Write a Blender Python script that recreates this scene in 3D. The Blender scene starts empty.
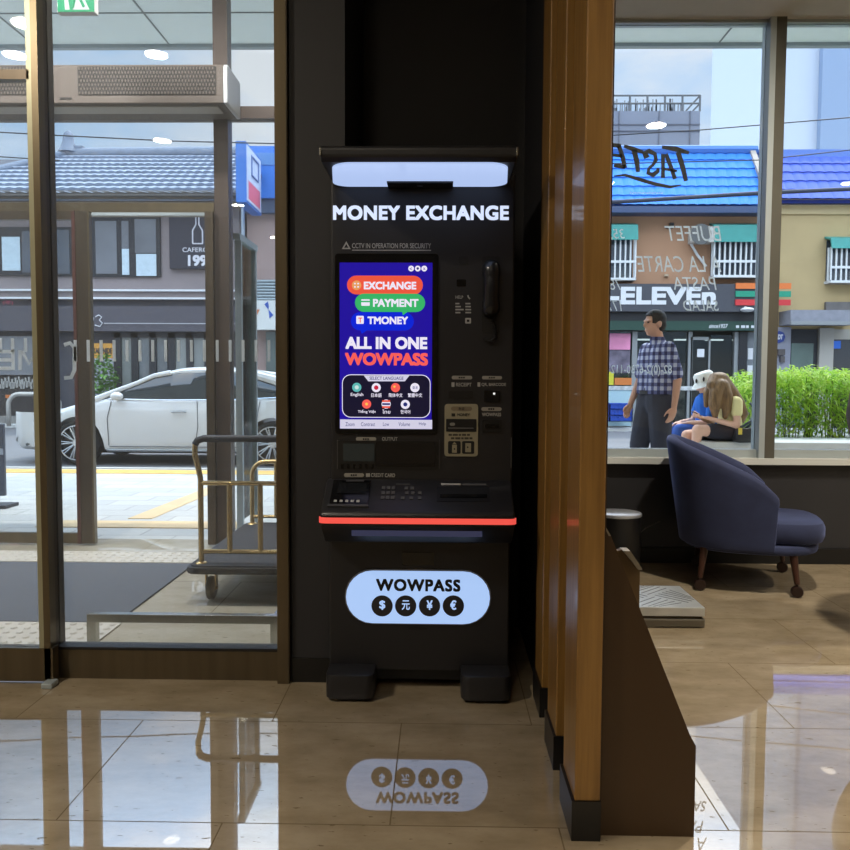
import bpy, bmesh, math, random
from mathutils import Vector, Matrix, Euler, noise
random.seed(7)
SC = bpy.context.scene
COL = SC.collection
PI = math.pi
R = math.radians

# ------------------------------------------------------------------ camera
CAM_H = 1.25
cd = bpy.data.cameras.new('camera')
cam = bpy.data.objects.new('camera', cd)
COL.objects.link(cam)
cd.sensor_width = 36.0
cd.lens = 36.0 * 800.0 / 850.0
cd.clip_start = 0.05
cd.clip_end = 400
CM = (Matrix.Translation((0, 0, CAM_H)) @ Matrix.Rotation(R(1.07), 4, 'Z')
      @ Matrix.Rotation(R(90 - 3.3), 4, 'X') @ Matrix.Rotation(0.005, 4, 'Z'))
cam.matrix_world = CM
SC.camera = cam

# ------------------------------------------------------------------ view and sampling
SC.view_settings.view_transform = 'Standard'
SC.view_settings.look = 'None'
SC.view_settings.gamma = 1.0
SC.view_settings.use_curve_mapping = False
SC.view_settings.exposure = 0.0
cy = SC.cycles
cy.max_bounces = 10
cy.diffuse_bounces = 4
cy.glossy_bounces = 5
cy.transmission_bounces = 6
cy.transparent_max_bounces = 32
cy.sample_clamp_indirect = 6.0
cy.caustics_reflective = False
cy.caustics_refractive = False

# ------------------------------------------------------------------ world: bright sky with broken cloud
W = bpy.data.worlds.new('sky')
SC.world = W
W.use_nodes = True
wn, wl = W.node_tree.nodes, W.node_tree.links
wn.clear()
w_out = wn.new('ShaderNodeOutputWorld')
w_bg = wn.new('ShaderNodeBackground')
w_tc = wn.new('ShaderNodeTexCoord')
w_map = wn.new('ShaderNodeMapping'); w_map.inputs['Scale'].default_value = (1.0, 1.0, 2.2)
w_map.inputs['Location'].default_value = (3.1, 0.4, 1.7)
w_ns = wn.new('ShaderNodeTexNoise'); w_ns.inputs['Scale'].default_value = 3.2; w_ns.inputs['Detail'].default_value = 9; w_ns.inputs['Roughness'].default_value = 0.55
w_rp = wn.new('ShaderNodeValToRGB')
w_rp.color_ramp.elements[0].position = 0.40; w_rp.color_ramp.elements[0].color = (0.50, 0.71, 1.0, 1)
w_rp.color_ramp.elements[1].position = 0.60; w_rp.color_ramp.elements[1].color = (0.90, 0.93, 0.99, 1)
w_sep = wn.new('ShaderNodeSeparateXYZ')
w_mr = wn.new('ShaderNodeMapRange')
w_mr.inputs['From Min'].default_value = 0.36; w_mr.inputs['From Max'].default_value = 0.50
w_mr.inputs['To Min'].default_value = 1.08; w_mr.inputs['To Max'].default_value = 4.2
wl.new(w_tc.outputs['Generated'], w_map.inputs['Vector'])
wl.new(w_map.outputs['Vector'], w_ns.inputs['Vector'])
wl.new(w_ns.outputs['Fac'], w_rp.inputs['Fac'])
wl.new(w_rp.outputs['Color'], w_bg.inputs['Color'])
wl.new(w_tc.outputs['Generated'], w_sep.inputs['Vector'])
wl.new(w_sep.outputs['Z'], w_mr.inputs['Value'])
wl.new(w_mr.outputs['Result'], w_bg.inputs['Strength'])
wl.new(w_bg.outputs['Background'], w_out.inputs['Surface'])

# ------------------------------------------------------------------ sun, high over the street
sd = bpy.data.lights.new('sun', 'SUN')
sd.energy = 2.4; sd.angle = R(1.0); sd.color = (1.0, 0.96, 0.88)
sun = bpy.data.objects.new('sun', sd); COL.objects.link(sun)
sun.rotation_euler = Vector((-0.42, -0.46, -1.0)).to_track_quat('-Z', 'Y').to_euler()

# ------------------------------------------------------------------ room lamps (light of the ceiling downlights)
LOBBY_FILL_W = 46.0  # power of the lamps added to brighten the entrance lobby
LAMP_SPOTS = [(2.0, 3.4, 92), (5.0, 3.0, 92), (4.9, 1.2, 50), (2.0, 1.2, 12), (-0.6, 0.8, 6), (-2.8, 0.9, 84),
              (-0.6, -1.6, 8), (-2.8, -1.6, 16), (2.0, -1.2, 6), (4.9, -1.2, 14)]
# ------------------------------------------------------------------ helpers
def at(px, py, Y):
    """the point at depth Y seen at pixel (px, py)"""
    d = CM.to_3x3() @ Vector(((px - 425) / 800.0, -(py - 425) / 800.0, -1.0))
    return Vector((0, 0, CAM_H)) + d * (Y / d.y)
def ax(px, Y, py=400): return at(px, py, Y).x
def az(px, py, Y): return at(px, py, Y).z

CEIL = az(700, 18, 5.466)
def lin(c):
    return tuple(((v / 255) / 12.92 if v / 255 <= 0.04045 else ((v / 255 + 0.055) / 1.055) ** 2.4) for v in c)

MATS = {}
def mat(name, rgb, rough=0.5, metal=0.0, var=0.0, scale=8.0, bump=0.0, spec=0.5, rgb2=None, stretch=(1, 1, 1), coat=0.0):
    if name in MATS: return MATS[name]
    m = bpy.data.materials.new(name); m.use_nodes = True
    n, l = m.node_tree.nodes, m.node_tree.links
    b = n['Principled BSDF']
    c = lin(rgb)
    b.inputs['Base Color'].default_value = (*c, 1)
    b.inputs['Roughness'].default_value = rough
    b.inputs['Metallic'].default_value = metal
    b.inputs['Specular IOR Level'].default_value = spec
    b.inputs['Coat Weight'].default_value = coat
    b.inputs['Coat Roughness'].default_value = 0.05
    tc = n.new('ShaderNodeTexCoord'); mp = n.new('ShaderNodeMapping'); mp.inputs['Scale'].default_value = stretch
    ns = n.new('ShaderNodeTexNoise'); ns.inputs['Scale'].default_value = scale; ns.inputs['Detail'].default_value = 5
    l.new(tc.outputs['Object'], mp.inputs['Vector']); l.new(mp.outputs['Vector'], ns.inputs['Vector'])
    if var or rgb2:
        rp = n.new('ShaderNodeValToRGB')
        c2 = lin(rgb2) if rgb2 else tuple(v * (1 - var) for v in c)
        c1 = c if rgb2 else tuple(min(1, v * (1 + var)) for v in c)
        rp.color_ramp.elements[0].position = 0.32; rp.color_ramp.elements[0].color = (*c2, 1)
        rp.color_ramp.elements[1].position = 0.68; rp.color_ramp.elements[1].color = (*c1, 1)
        l.new(ns.outputs['Fac'], rp.inputs['Fac']); l.new(rp.outputs['Color'], b.inputs['Base Color'])
    if bump:
        bp = n.new('ShaderNodeBump'); bp.inputs['Strength'].default_value = bump; bp.inputs['Distance'].default_value = 0.01
        l.new(ns.outputs['Fac'], bp.inputs['Height']); l.new(bp.outputs['Normal'], b.inputs['Normal'])
    MATS[name] = m
    return m

def emit(name, rgb, strength=1.0):
    if name in MATS: return MATS[name]
    m = bpy.data.materials.new(name); m.use_nodes = True
    n, l = m.node_tree.nodes, m.node_tree.links
    b = n['Principled BSDF']
    b.inputs['Base Color'].default_value = (*[v * 0.3 for v in lin(rgb)], 1)
    b.inputs['Roughness'].default_value = 0.25
    b.inputs['Emission Color'].default_value = (*lin(rgb), 1)
    b.inputs['Emission Strength'].default_value = strength
    MATS[name] = m
    return m

def glass(name, tint=(0.93, 0.95, 0.95), ior=1.45, dust=0.0):
    if name in MATS: return MATS[name]
    m = bpy.data.materials.new(name); m.use_nodes = True
    n, l = m.node_tree.nodes, m.node_tree.links
    n.clear()
    o = n.new('ShaderNodeOutputMaterial'); mx = n.new('ShaderNodeMixShader'); fr = n.new('ShaderNodeFresnel')
    tr = n.new('ShaderNodeBsdfTransparent'); gl = n.new('ShaderNodeBsdfGlossy')
    fr.inputs['IOR'].default_value = ior
    tr.inputs['Color'].default_value = (*tint, 1); gl.inputs['Roughness'].default_value = 0.0
    l.new(fr.outputs['Fac'], mx.inputs['Fac']); l.new(tr.outputs['BSDF'], mx.inputs[1]); l.new(gl.outputs['BSDF'], mx.inputs[2])
    if dust:
        df = n.new('ShaderNodeBsdfDiffuse'); df.inputs['Color'].default_value = (0.75, 0.78, 0.8, 1)
        tl = n.new('ShaderNodeBsdfTranslucent'); tl.inputs['Color'].default_value = (0.8, 0.83, 0.86, 1)
        ad = n.new('ShaderNodeMixShader'); l.new(df.outputs['BSDF'], ad.inputs[1]); l.new(tl.outputs['BSDF'], ad.inputs[2])
        m2 = n.new('ShaderNodeMixShader')
        ns = n.new('ShaderNodeTexNoise'); ns.inputs['Scale'].default_value = 1.6; ns.inputs['Detail'].default_value = 6
        tc = n.new('ShaderNodeTexCoord'); l.new(tc.outputs['Object'], ns.inputs['Vector'])
        mr = n.new('ShaderNodeMapRange'); mr.inputs['To Min'].default_value = dust * 0.4; mr.inputs['To Max'].default_value = dust * 1.6
        l.new(ns.outputs['Fac'], mr.inputs['Value']); l.new(mr.outputs['Result'], m2.inputs['Fac'])
        l.new(mx.outputs['Shader'], m2.inputs[1]); l.new(ad.outputs['Shader'], m2.inputs[2])
        l.new(m2.outputs['Shader'], o.inputs['Surface'])
    else:
        l.new(mx.outputs['Shader'], o.inputs['Surface'])
    MATS[name] = m
    return m

def wpos(o):
    v = Vector((0, 0, 0))
    while o is not None:
        v = v + o.location; o = o.parent
    return v

def obj(name, bm, m, parent=None, smooth=False, local=False, loc=None, bevel=0.0, recalc=True):
    """link a bmesh as ONE mesh object; verts are world coordinates unless local"""
    if recalc: bmesh.ops.recalc_face_normals(bm, faces=bm.faces[:])
    if bevel:
        es = [e for e in bm.edges if len(e.link_faces) == 2 and e.calc_face_angle(0) > 0.6]
        bmesh.ops.bevel(bm, geom=es, offset=bevel, segments=2, affect='EDGES', profile=0.5, clamp_overlap=True)
    me = bpy.data.meshes.new(name)
    off = Vector((0, 0, 0))
    if not local:
        if parent is not None: off = wpos(parent)
        elif loc is not None: off = Vector(loc)
        if off.length: bmesh.ops.translate(bm, vec=-off, verts=bm.verts[:])
    bm.to_mesh(me); bm.free()
    if smooth:
        for p in me.polygons: p.use_smooth = True
        if smooth != 'all':
            try: me.set_sharp_from_angle(angle=R(40))
            except Exception: pass
    me.materials.append(m)
    o = bpy.data.objects.new(name, me)
    COL.objects.link(o)
    if parent is not None: o.parent = parent
    elif loc is not None: o.location = loc
    return o

def tag(o, label, cat, group=None, kind=None):
    o['label'] = label; o['category'] = cat
    if group: o['group'] = group
    if kind: o['kind'] = kind
    return o

def thing(name, label, cat, loc=(0, 0, 0), rotz=0.0, group=None):
    o = bpy.data.objects.new(name, None); o.empty_display_size = 0.1
    COL.objects.link(o); o.location = loc; o.rotation_euler = (0, 0, rotz)
    return tag(o, label, cat, group)

def struct(name, bm, m, parent=None, label=None, **k):
    o = obj(name, bm, m, parent, **k)
    if parent is None:
        o['kind'] = 'structure'
        if label: o['label'] = label
    return o

def NB(): return bmesh.new()

def box(bm, x0, x1, y0, y1, z0, z1):
    v = [bm.verts.new((x, y, z)) for x in (x0, x1) for y in (y0, y1) for z in (z0, z1)]
    for f in ((0, 1, 3, 2), (4, 6, 7, 5), (0, 4, 5, 1), (2, 3, 7, 6), (0, 2, 6, 4), (1, 5, 7, 3)):
        bm.faces.new([v[i] for i in f])
    return v

def B(x0, x1, y0, y1, z0, z1):
    bm = NB(); box(bm, x0, x1, y0, y1, z0, z1); return bm

def frame_axes(d):
    d = d.normalized()
    u = d.cross(Vector((0, 0, 1)))
    if u.length < 1e-4: u = Vector((1, 0, 0))
    u.normalize(); return u, u.cross(d).normalized()

def tube(bm, pts, r, n=10, cap=True, closed=False, flat=None):
    pts = [Vector(p) for p in pts]; N = len(pts)
    rs = r if isinstance(r, (list, tuple)) else [r] * N
    rings = []
    u = None
    for i, p in enumerate(pts):
        if closed: d = pts[(i + 1) % N] - pts[i - 1]
        else: d = pts[min(i + 1, N - 1)] - pts[max(i - 1, 0)]
        d.normalize()
        if u is None: u, v = frame_axes(d)
        else:
            u = (u - d * u.dot(d))
            if u.length < 1e-5: u, v = frame_axes(d)
            u.normalize(); v = u.cross(d).normalized()
        rings.append([bm.verts.new(p + (u * math.cos(2 * PI * k / n) + v * math.sin(2 * PI * k / n)) * rs[i]) for k in range(n)])
    M = N if closed else N - 1
    for i in range(M):
        a, b = rings[i], rings[(i + 1) % N]
        for k in range(n):
            bm.faces.new((a[k], a[(k + 1) % n], b[(k + 1) % n], b[k]))
    if cap and not closed:
        bm.faces.new(rings[0][::-1]); bm.faces.new(rings[-1])

def cyl(bm, p0, p1, r0, r1=None, n=16):
    tube(bm, [p0, p1], [r0, r0 if r1 is None else r1], n)

def lathe(bm, prof, c=(0, 0, 0), n=24, axis='Z', cap=True):
    """prof: (radius, height) pairs"""
    rings = []
    for r, h in prof:
        ring = []
        for k in range(n):
            a = 2 * PI * k / n
            p = (r * math.cos(a), r * math.sin(a), h)
            if axis == 'Y': p = (p[0], h, p[1])
            if axis == 'X': p = (h, p[0], p[1])
            ring.append(bm.verts.new(Vector(p) + Vector(c)))
        rings.append(ring)
    for a, b in zip(rings, rings[1:]):
        for k in range(n): bm.faces.new((a[k], a[(k + 1) % n], b[(k + 1) % n], b[k]))
    if cap: bm.faces.new(rings[0][::-1]); bm.faces.new(rings[-1])

def prism(bm, pts, y0, y1, plane='XZ'):
    """extrude a polygon; plane names the polygon's axes, the third axis runs y0..y1"""
    def P(a, b, t):
        return {'XZ': (a, t, b), 'YZ': (t, a, b), 'XY': (a, b, t)}[plane]
    lo = [bm.verts.new(P(a, b, y0)) for a, b in pts]
    hi = [bm.verts.new(P(a, b, y1)) for a, b in pts]
    bm.faces.new(lo); bm.faces.new(hi[::-1])
    for i in range(len(pts)):
        j = (i + 1) % len(pts)
        bm.faces.new((lo[i], hi[i], hi[j], lo[j]))

def rr_pts(x0, x1, z0, z1, r, n=6):
    r = min(r, (x1 - x0) / 2 - 1e-5, (z1 - z0) / 2 - 1e-5)
    out = []
    for cx, cz, a0 in ((x1 - r, z1 - r, 0), (x0 + r, z1 - r, 90), (x0 + r, z0 + r, 180), (x1 - r, z0 + r, 270)):
        for k in range(n + 1):
            a = R(a0 + 90 * k / n)
            out.append((cx + r * math.cos(a), cz + r * math.sin(a)))
    return out

def plate(bm, x0, x1, z0, z1, r, Y, t=0.001):
    """rounded plate facing the room, its front at Y"""
    prism(bm, rr_pts(x0, x1, z0, z1, r), Y, Y + t)

def disc(bm, cx, cz, r, Y, t=0.001, n=24):
    prism(bm, [(cx + r * math.cos(2 * PI * k / n), cz + r * math.sin(2 * PI * k / n)) for k in range(n)], Y, Y + t)

def ellipsoid(bm, c, r, n=20, m=12, rot=None):
    mtx = Matrix.Translation(c) @ (rot.to_4x4() if rot else Matrix.Identity(4)) @ Matrix.Diagonal((r[0], r[1], r[2], 1))
    bmesh.ops.create_uvsphere(bm, u_segments=n, v_segments=m, radius=1.0, matrix=mtx)

def text_bm(s, x0, x1, z0, z1, Y, bold=0.0, mirror=False, shear=0.0, t=0.0006, spacing=1.0):
    """lettering fitted to a rectangle in a plane Y=const, read from the room (or from the street when mirrored)"""
    cu = bpy.data.curves.new('t', 'FONT'); cu.body = s; cu.size = 1.0; cu.offset = bold if mirror else 0; cu.shear = shear
    cu.space_character = spacing; cu.resolution_u = 4
    o = bpy.data.objects.new('t', cu); COL.objects.link(o)
    dg = bpy.context.evaluated_depsgraph_get(); dg.update()
    me = bpy.data.meshes.new_from_object(o.evaluated_get(dg))
    bm = NB(); bm.from_mesh(me)
    bpy.data.objects.remove(o); bpy.data.curves.remove(cu); bpy.data.meshes.remove(me)
    if not bm.verts: return bm
    bmesh.ops.remove_doubles(bm, verts=bm.verts[:], dist=1e-5)
    a0 = min(v.co.x for v in bm.verts); a1 = max(v.co.x for v in bm.verts)
    b0 = min(v.co.y for v in bm.verts); b1 = max(v.co.y for v in bm.verts)
    for v in bm.verts:
        u = (v.co.x - a0) / max(1e-6, a1 - a0); w = (v.co.y - b0) / max(1e-6, b1 - b0)
        if mirror: u = 1 - u
        v.co = Vector((x0 + (x1 - x0) * u, Y, z0 + (z1 - z0) * w))
    if bold and not mirror:
        r_ = bold * (z1 - z0)
        for v in bm.verts: v.co.x = x0 + r_ + (v.co.x - x0) * (x1 - x0 - 2 * r_) / (x1 - x0); v.co.z = z0 + r_ + (v.co.z - z0) * (z1 - z0 - 2 * r_) / (z1 - z0)
        me = bpy.data.meshes.new('b'); bm.to_mesh(me)
        r_ = bold * (z1 - z0)
        for k, (da, db) in enumerate(((1, 1), (1, -1), (-1, 1), (-1, -1), (1, 0), (-1, 0), (0, 1), (0, -1))):
            o2 = NB(); o2.from_mesh(me)
            bmesh.ops.translate(o2, vec=(r_ * da, -.00003 * (k + 1), r_ * db), verts=o2.verts[:])
            m2 = bpy.data.meshes.new('b2'); o2.to_mesh(m2); o2.free(); bm.from_mesh(m2); bpy.data.meshes.remove(m2)
        bpy.data.meshes.remove(me)
    if t:
        ret = bmesh.ops.extrude_face_region(bm, geom=bm.faces[:])
        vs = [g for g in ret['geom'] if isinstance(g, bmesh.types.BMVert)]
        bmesh.ops.translate(bm, vec=(0, t, 0), verts=vs)
    return bm

def text(name, s, x0, x1, z0, z1, Y, m, parent=None, **k):
    return obj(name, text_bm(s, x0, x1, z0, z1, Y, **k), m, parent)

def ptext(name, s, px0, px1, py0, py1, Y, m, parent=None, **k):
    a = at(px0, py1, Y); b = at(px1, py0, Y)
    return text(name, s, a.x, b.x, a.z, b.z, Y, m, parent, **k)

def merge(bm, other, mtx=None):
    if mtx is not None: bmesh.ops.transform(other, matrix=mtx, verts=other.verts[:])
    me = bpy.data.meshes.new('m'); other.to_mesh(me); other.free()
    bm.from_mesh(me); bpy.data.meshes.remove(me)

def capsule(bm, p0, p1, r0, r1, n=12):
    p0, p1 = Vector(p0), Vector(p1)
    tube(bm, [p0, p1], [r0, r1], n)
    ellipsoid(bm, p0, (r0,) * 3, n, 8); ellipsoid(bm, p1, (r1,) * 3, n, 8)

def fuse(bm, voxel=0.01, smooth=4):
    """melt overlapping pieces into one continuous skin"""
    me = bpy.data.meshes.new('f'); bm.to_mesh(me); bm.free()
    o = bpy.data.objects.new('f', me); COL.objects.link(o)
    md = o.modifiers.new('r', 'REMESH'); md.mode = 'VOXEL'; md.voxel_size = voxel
    if smooth:
        s = o.modifiers.new('s', 'SMOOTH'); s.iterations = smooth; s.factor = 0.5
    dg = bpy.context.evaluated_depsgraph_get(); dg.update()
    m2 = bpy.data.meshes.new_from_object(o.evaluated_get(dg))
    out = NB(); out.from_mesh(m2)
    bpy.data.objects.remove(o); bpy.data.meshes.remove(me); bpy.data.meshes.remove(m2)
    return out

def dup(root, loc, label=None, rotz=None):
    r = root.copy(); COL.objects.link(r); r.location = loc
    if rotz is not None: r.rotation_euler = (0, 0, rotz)
    if label: r['label'] = label
    for ch in list(root.children):
        c = ch.copy(); COL.objects.link(c); c.parent = r
        for g in ch.children:
            d = g.copy(); COL.objects.link(d); d.parent = c
    return r
# ------------------------------------------------------------------ materials of the setting
def floor_mat(name, base, dark, refl, ox, tile=(0.944, 0.666), Y0=2.838, joint=(108, 94, 72)):
    """polished travertine slabs in running bond"""
    m = bpy.data.materials.new(name); m.use_nodes = True
    n, l = m.node_tree.nodes, m.node_tree.links
    n.clear()
    out = n.new('ShaderNodeOutputMaterial')
    tc = n.new('ShaderNodeTexCoord')
    mp = n.new('ShaderNodeMapping'); mp.inputs['Location'].default_value = (-ox, -Y0, 0)
    l.new(tc.outputs['Object'], mp.inputs['Vector'])
    bk = n.new('ShaderNodeTexBrick')
    bk.offset = 0.5; bk.inputs['Scale'].default_value = 1.0
    bk.inputs['Brick Width'].default_value = tile[0]; bk.inputs['Row Height'].default_value = tile[1]
    bk.inputs['Mortar Size'].default_value = 0.0022; bk.inputs['Mortar Smooth'].default_value = 0.1
    bk.inputs['Color1'].default_value = (0.35, 0.35, 0.35, 1); bk.inputs['Color2'].default_value = (0.65, 0.65, 0.65, 1)
    l.new(mp.outputs['Vector'], bk.inputs['Vector'])
    st = n.new('ShaderNodeMapping'); st.inputs['Scale'].default_value = (2.4, 4.5, 2.0)
    l.new(tc.outputs['Object'], st.inputs['Vector'])
    n1 = n.new('ShaderNodeTexNoise'); n1.inputs['Scale'].default_value = 1.3; n1.inputs['Detail'].default_value = 10; n1.inputs['Roughness'].default_value = 0.65
    l.new(st.outputs['Vector'], n1.inputs['Vector'])
    ad = n.new('ShaderNodeMath'); ad.operation = 'MULTIPLY_ADD'; ad.inputs[1].default_value = 0.35; 
    l.new(bk.outputs['Color'], ad.inputs[0]); l.new(n1.outputs['Fac'], ad.inputs[2])
    rp = n.new('ShaderNodeValToRGB')
    rp.color_ramp.elements[0].position = 0.42; rp.color_ramp.elements[0].color = (*lin(dark), 1)
    rp.color_ramp.elements[1].position = 0.88; rp.color_ramp.elements[1].color = (*lin(base), 1)
    l.new(ad.outputs[0], rp.inputs['Fac'])
    # pits of the travertine
    st2 = n.new('ShaderNodeMapping'); st2.inputs['Scale'].default_value = (9.0, 30.0, 9.0); st2.inputs['Rotation'].default_value = (0, 0, R(18))
    l.new(tc.outputs['Object'], st2.inputs['Vector'])
    n2 = n.new('ShaderNodeTexNoise'); n2.inputs['Scale'].default_value = 2.4; n2.inputs['Detail'].default_value = 3
    l.new(st2.outputs['Vector'], n2.inputs['Vector'])
    pit = n.new('ShaderNodeMapRange'); pit.inputs['From Min'].default_value = 0.675; pit.inputs['From Max'].default_value = 0.70
    l.new(n2.outputs['Fac'], pit.inputs['Value'])
    jm = n.new('ShaderNodeMath'); jm.operation = 'MAXIMUM'
    l.new(pit.outputs['Result'], jm.inputs[0]); l.new(bk.outputs['Fac'], jm.inputs[1])
    mc = n.new('ShaderNodeMix'); mc.data_type = 'RGBA'
    l.new(jm.outputs[0], mc.inputs['Factor']); l.new(rp.outputs['Color'], mc.inputs['A']); mc.inputs['B'].default_value = (*lin(joint), 1)
    df = n.new('ShaderNodeBsdfDiffuse'); l.new(mc.outputs['Result'], df.inputs['Color'])
    gl = n.new('ShaderNodeBsdfGlossy'); gl.inputs['Roughness'].default_value = 0.012
    lw = n.new('ShaderNodeFresnel'); lw.inputs['IOR'].default_value = refl
    # pits and joints do not mirror
    inv = n.new('ShaderNodeMath'); inv.operation = 'SUBTRACT'; inv.inputs[0].default_value = 1.0; l.new(jm.outputs[0], inv.inputs[1])
    fm = n.new('ShaderNodeMath'); fm.operation = 'MULTIPLY'; l.new(lw.outputs['Fac'], fm.inputs[0]); l.new(inv.outputs[0], fm.inputs[1])
    n3 = n.new('ShaderNodeTexNoise'); n3.inputs['Scale'].default_value = 1.6; n3.inputs['Detail'].default_value = 1
    l.new(tc.outputs['Object'], n3.inputs['Vector'])
    bp = n.new('ShaderNodeBump'); bp.inputs['Strength'].default_value = 0.035; bp.inputs['Distance'].default_value = 0.02
    l.new(n3.outputs['Fac'], bp.inputs['Height']); l.new(bp.outputs['Normal'], gl.inputs['Normal'])
    mx = n.new('ShaderNodeMixShader'); l.new(fm.outputs[0], mx.inputs['Fac']); l.new(df.outputs['BSDF'], mx.inputs[1]); l.new(gl.outputs['BSDF'], mx.inputs[2])
    l.new(mx.outputs['Shader'], out.inputs['Surface'])
    MATS[name] = m
    return m

M_floor = floor_mat('travertine', (186, 170, 144), (143, 126, 100), 3.4, at(272, 723.6, 2.838).x + .472)
M_vfloor = floor_mat('vestibule_stone', (206, 198, 180), (176, 166, 144), 1.6, 0.2)
M_black = mat('black_wall', (36, 36, 40), 0.55, var=0.08, scale=3)
M_skirt = mat('black_skirting', (20, 20, 21), 0.35)
M_white = mat('white_plaster', (225, 224, 220), 0.8, var=0.02)
M_beige = mat('beige_wall', (150, 138, 120), 0.7, var=0.05)
M_bronze = mat('bronze_metal', (108, 97, 78), 0.34, 0.75, var=0.12, scale=3, stretch=(6, 6, 0.4))
M_bronze_d = mat('dark_bronze', (84, 74, 62), 0.35, 0.6, var=0.1, scale=3, stretch=(6, 6, 0.4))
M_maroon = mat('maroon_metal', (92, 60, 54), 0.4, 0.4, var=0.1, scale=3)
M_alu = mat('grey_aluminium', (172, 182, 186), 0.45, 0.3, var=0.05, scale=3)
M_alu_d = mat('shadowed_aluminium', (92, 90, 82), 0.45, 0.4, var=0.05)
M_steel = mat('stainless_steel', (190, 190, 185), 0.22, 0.95, var=0.08, scale=4)
M_pane = glass('window_glass', (0.95, 0.965, 0.965), 1.45)
M_pane_d = glass('door_glass', (0.95, 0.965, 0.97), 1.45, dust=0.045)
M_soffit = mat('soffit_panel', (226, 236, 234), 0.6, var=0.03)
M_stone = mat('pale_paving', (206, 206, 202), 0.8, var=0.07, scale=2.0, bump=0.1)
M_asphalt = mat('asphalt', (120, 120, 122), 0.9, var=0.12, scale=20, bump=0.2)

DW = 3.262     # inner door wall
OW = 6.0      # outer wall of the entrance lobby
WW = 5.466      # lounge window wall
PY = 3.228
XL = -5.2; XR = 7.2; YB = -5.5
# ------------------------------------------------------------------ room shell
bm = NB(); box(bm, XL, XR, YB, DW, -0.12, 0); box(bm, 0.40, XR, DW, WW + 0.15, -0.12, 0); box(bm, -0.62, 0.40, DW, 4.0, -0.12, 0)
struct('floor', bm, M_floor)
bm = NB(); box(bm, XL, XR, YB, DW, CEIL, CEIL + 0.1); box(bm, -0.62, XR, DW, WW + 0.15, CEIL, CEIL + 0.1)
struct('ceiling', bm, M_white)
struct('wall_left', B(XL - 0.1, XL, YB, DW, 0, CEIL), M_beige)
struct('wall_right', B(XR, XR + 0.1, YB, WW, 0, CEIL), M_beige)
struct('wall_rear', B(XL, XR, YB - 0.1, YB, 0, CEIL), M_beige)
# black wall with the recess the machine stands in
xa = ax(292, PY, 683); xb = ax(345, PY, 300)
bm = NB(); box(bm, xa, xb, PY, 4.0, 0, CEIL); box(bm, xb, 0.46, 3.98, 4.1, 0, CEIL); box(bm, 0.404, 0.4585, 3.13, WW, 0, CEIL)
struct('wall_back', bm, M_black)
bm = NB(); box(bm, xa, xb + .004, PY - .008, PY, 0, 0.10); box(bm, xb, xb + .008, PY, 3.975, 0, 0.10); box(bm, xb, 0.355, 3.965, 3.98, 0, 0.10)
struct('baseboard_back', bm, M_skirt)
# low wall, sill and skirting under the lounge window
sill_z = az(700, 459, WW)
struct('wall_window', B(0.46, XR, WW, WW + 0.15, 0, sill_z - 0.03), M_black)
struct('baseboard_window', B(0.46, XR, WW - 0.02, WW, 0, 0.105), M_skirt)
struct('trim_1', B(0.46, XR, WW - 0.07, WW + 0.15, sill_z - 0.03, sill_z + 0.01), mat('sill_white', (206, 208, 205), 0.5), label='pale window sill ledge above the dark low wall')
# lounge window
mx0, mx1 = ax(757.5, WW, 450), ax(769, WW, 450)
wz0, wz1 = sill_z + 0.01, CEIL
bm = NB()
box(bm, 0.46, XR, WW + .02, WW + .10, wz0, wz0 + 0.055); box(bm, 0.46, XR, WW + .02, WW + .10, wz1 - .02, wz1)
box(bm, 0.46, 0.50, WW + .02, WW + .10, wz0, wz1)
wf = struct('window_1', bm, M_alu, label='lounge window frame of grey aluminium')
for k, a in enumerate((mx0, mx0 + 2.6)):
    w_ = (mx1 - mx0)
    obj('mullion', B(a, a + w_ * 0.5, WW - 0.02, WW + 0.12, wz0, wz1), M_alu, wf)
    obj('mullion_shaded_face', B(a + w_ * 0.5, a + w_ * 1.36, WW - 0.02, WW + 0.10, wz0, wz1), M_alu_d, wf)  # dark side of the mullion, its shade painted into the aluminium
p1 = obj('pane', B(0.50, mx0, WW + .055, WW + .067, wz0 + .055, wz1 - .02), M_pane, wf)
p2 = obj('pane', B(mx0 + w_ * 1.5, mx0 + 2.6, WW + .055, WW + .067, wz0 + .055, wz1 - .02), M_pane, wf)
p3 = obj('pane', B(mx0 + 2.6 + w_ * 1.5, XR, WW + .055, WW + .067, wz0 + .055, wz1 - .02), M_pane, wf)
# lettering stuck on the street side of the glass, so it reads backwards from here
def vinyl(name, rgb):
    m = mat(name, rgb, 0.6); n, l = m.node_tree.nodes, m.node_tree.links
    o_ = n['Material Output']; tl = n.new('ShaderNodeBsdfTranslucent'); tl.inputs['Color'].default_value = (*lin(rgb), 1)
    mx = n.new('ShaderNodeMixShader'); mx.inputs['Fac'].default_value = .8
    l.new(n['Principled BSDF'].outputs['BSDF'], mx.inputs[1]); l.new(tl.outputs['BSDF'], mx.inputs[2]); l.new(mx.outputs['Shader'], o_.inputs['Surface']); return m
M_letw = vinyl('white_vinyl', (240, 242, 242))
M_letb = mat('black_vinyl', (18, 18, 20), 0.6)
GY = WW + .069
def mirr(s, px0, px1, py0, py1, m=M_letw, bold=0.0, shear=0.0, par=None):
    return ptext('vinyl_lettering', s, px0, px1, py0, py1, GY, m, par or p1, mirror=True, bold=bold, shear=shear)
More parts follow.
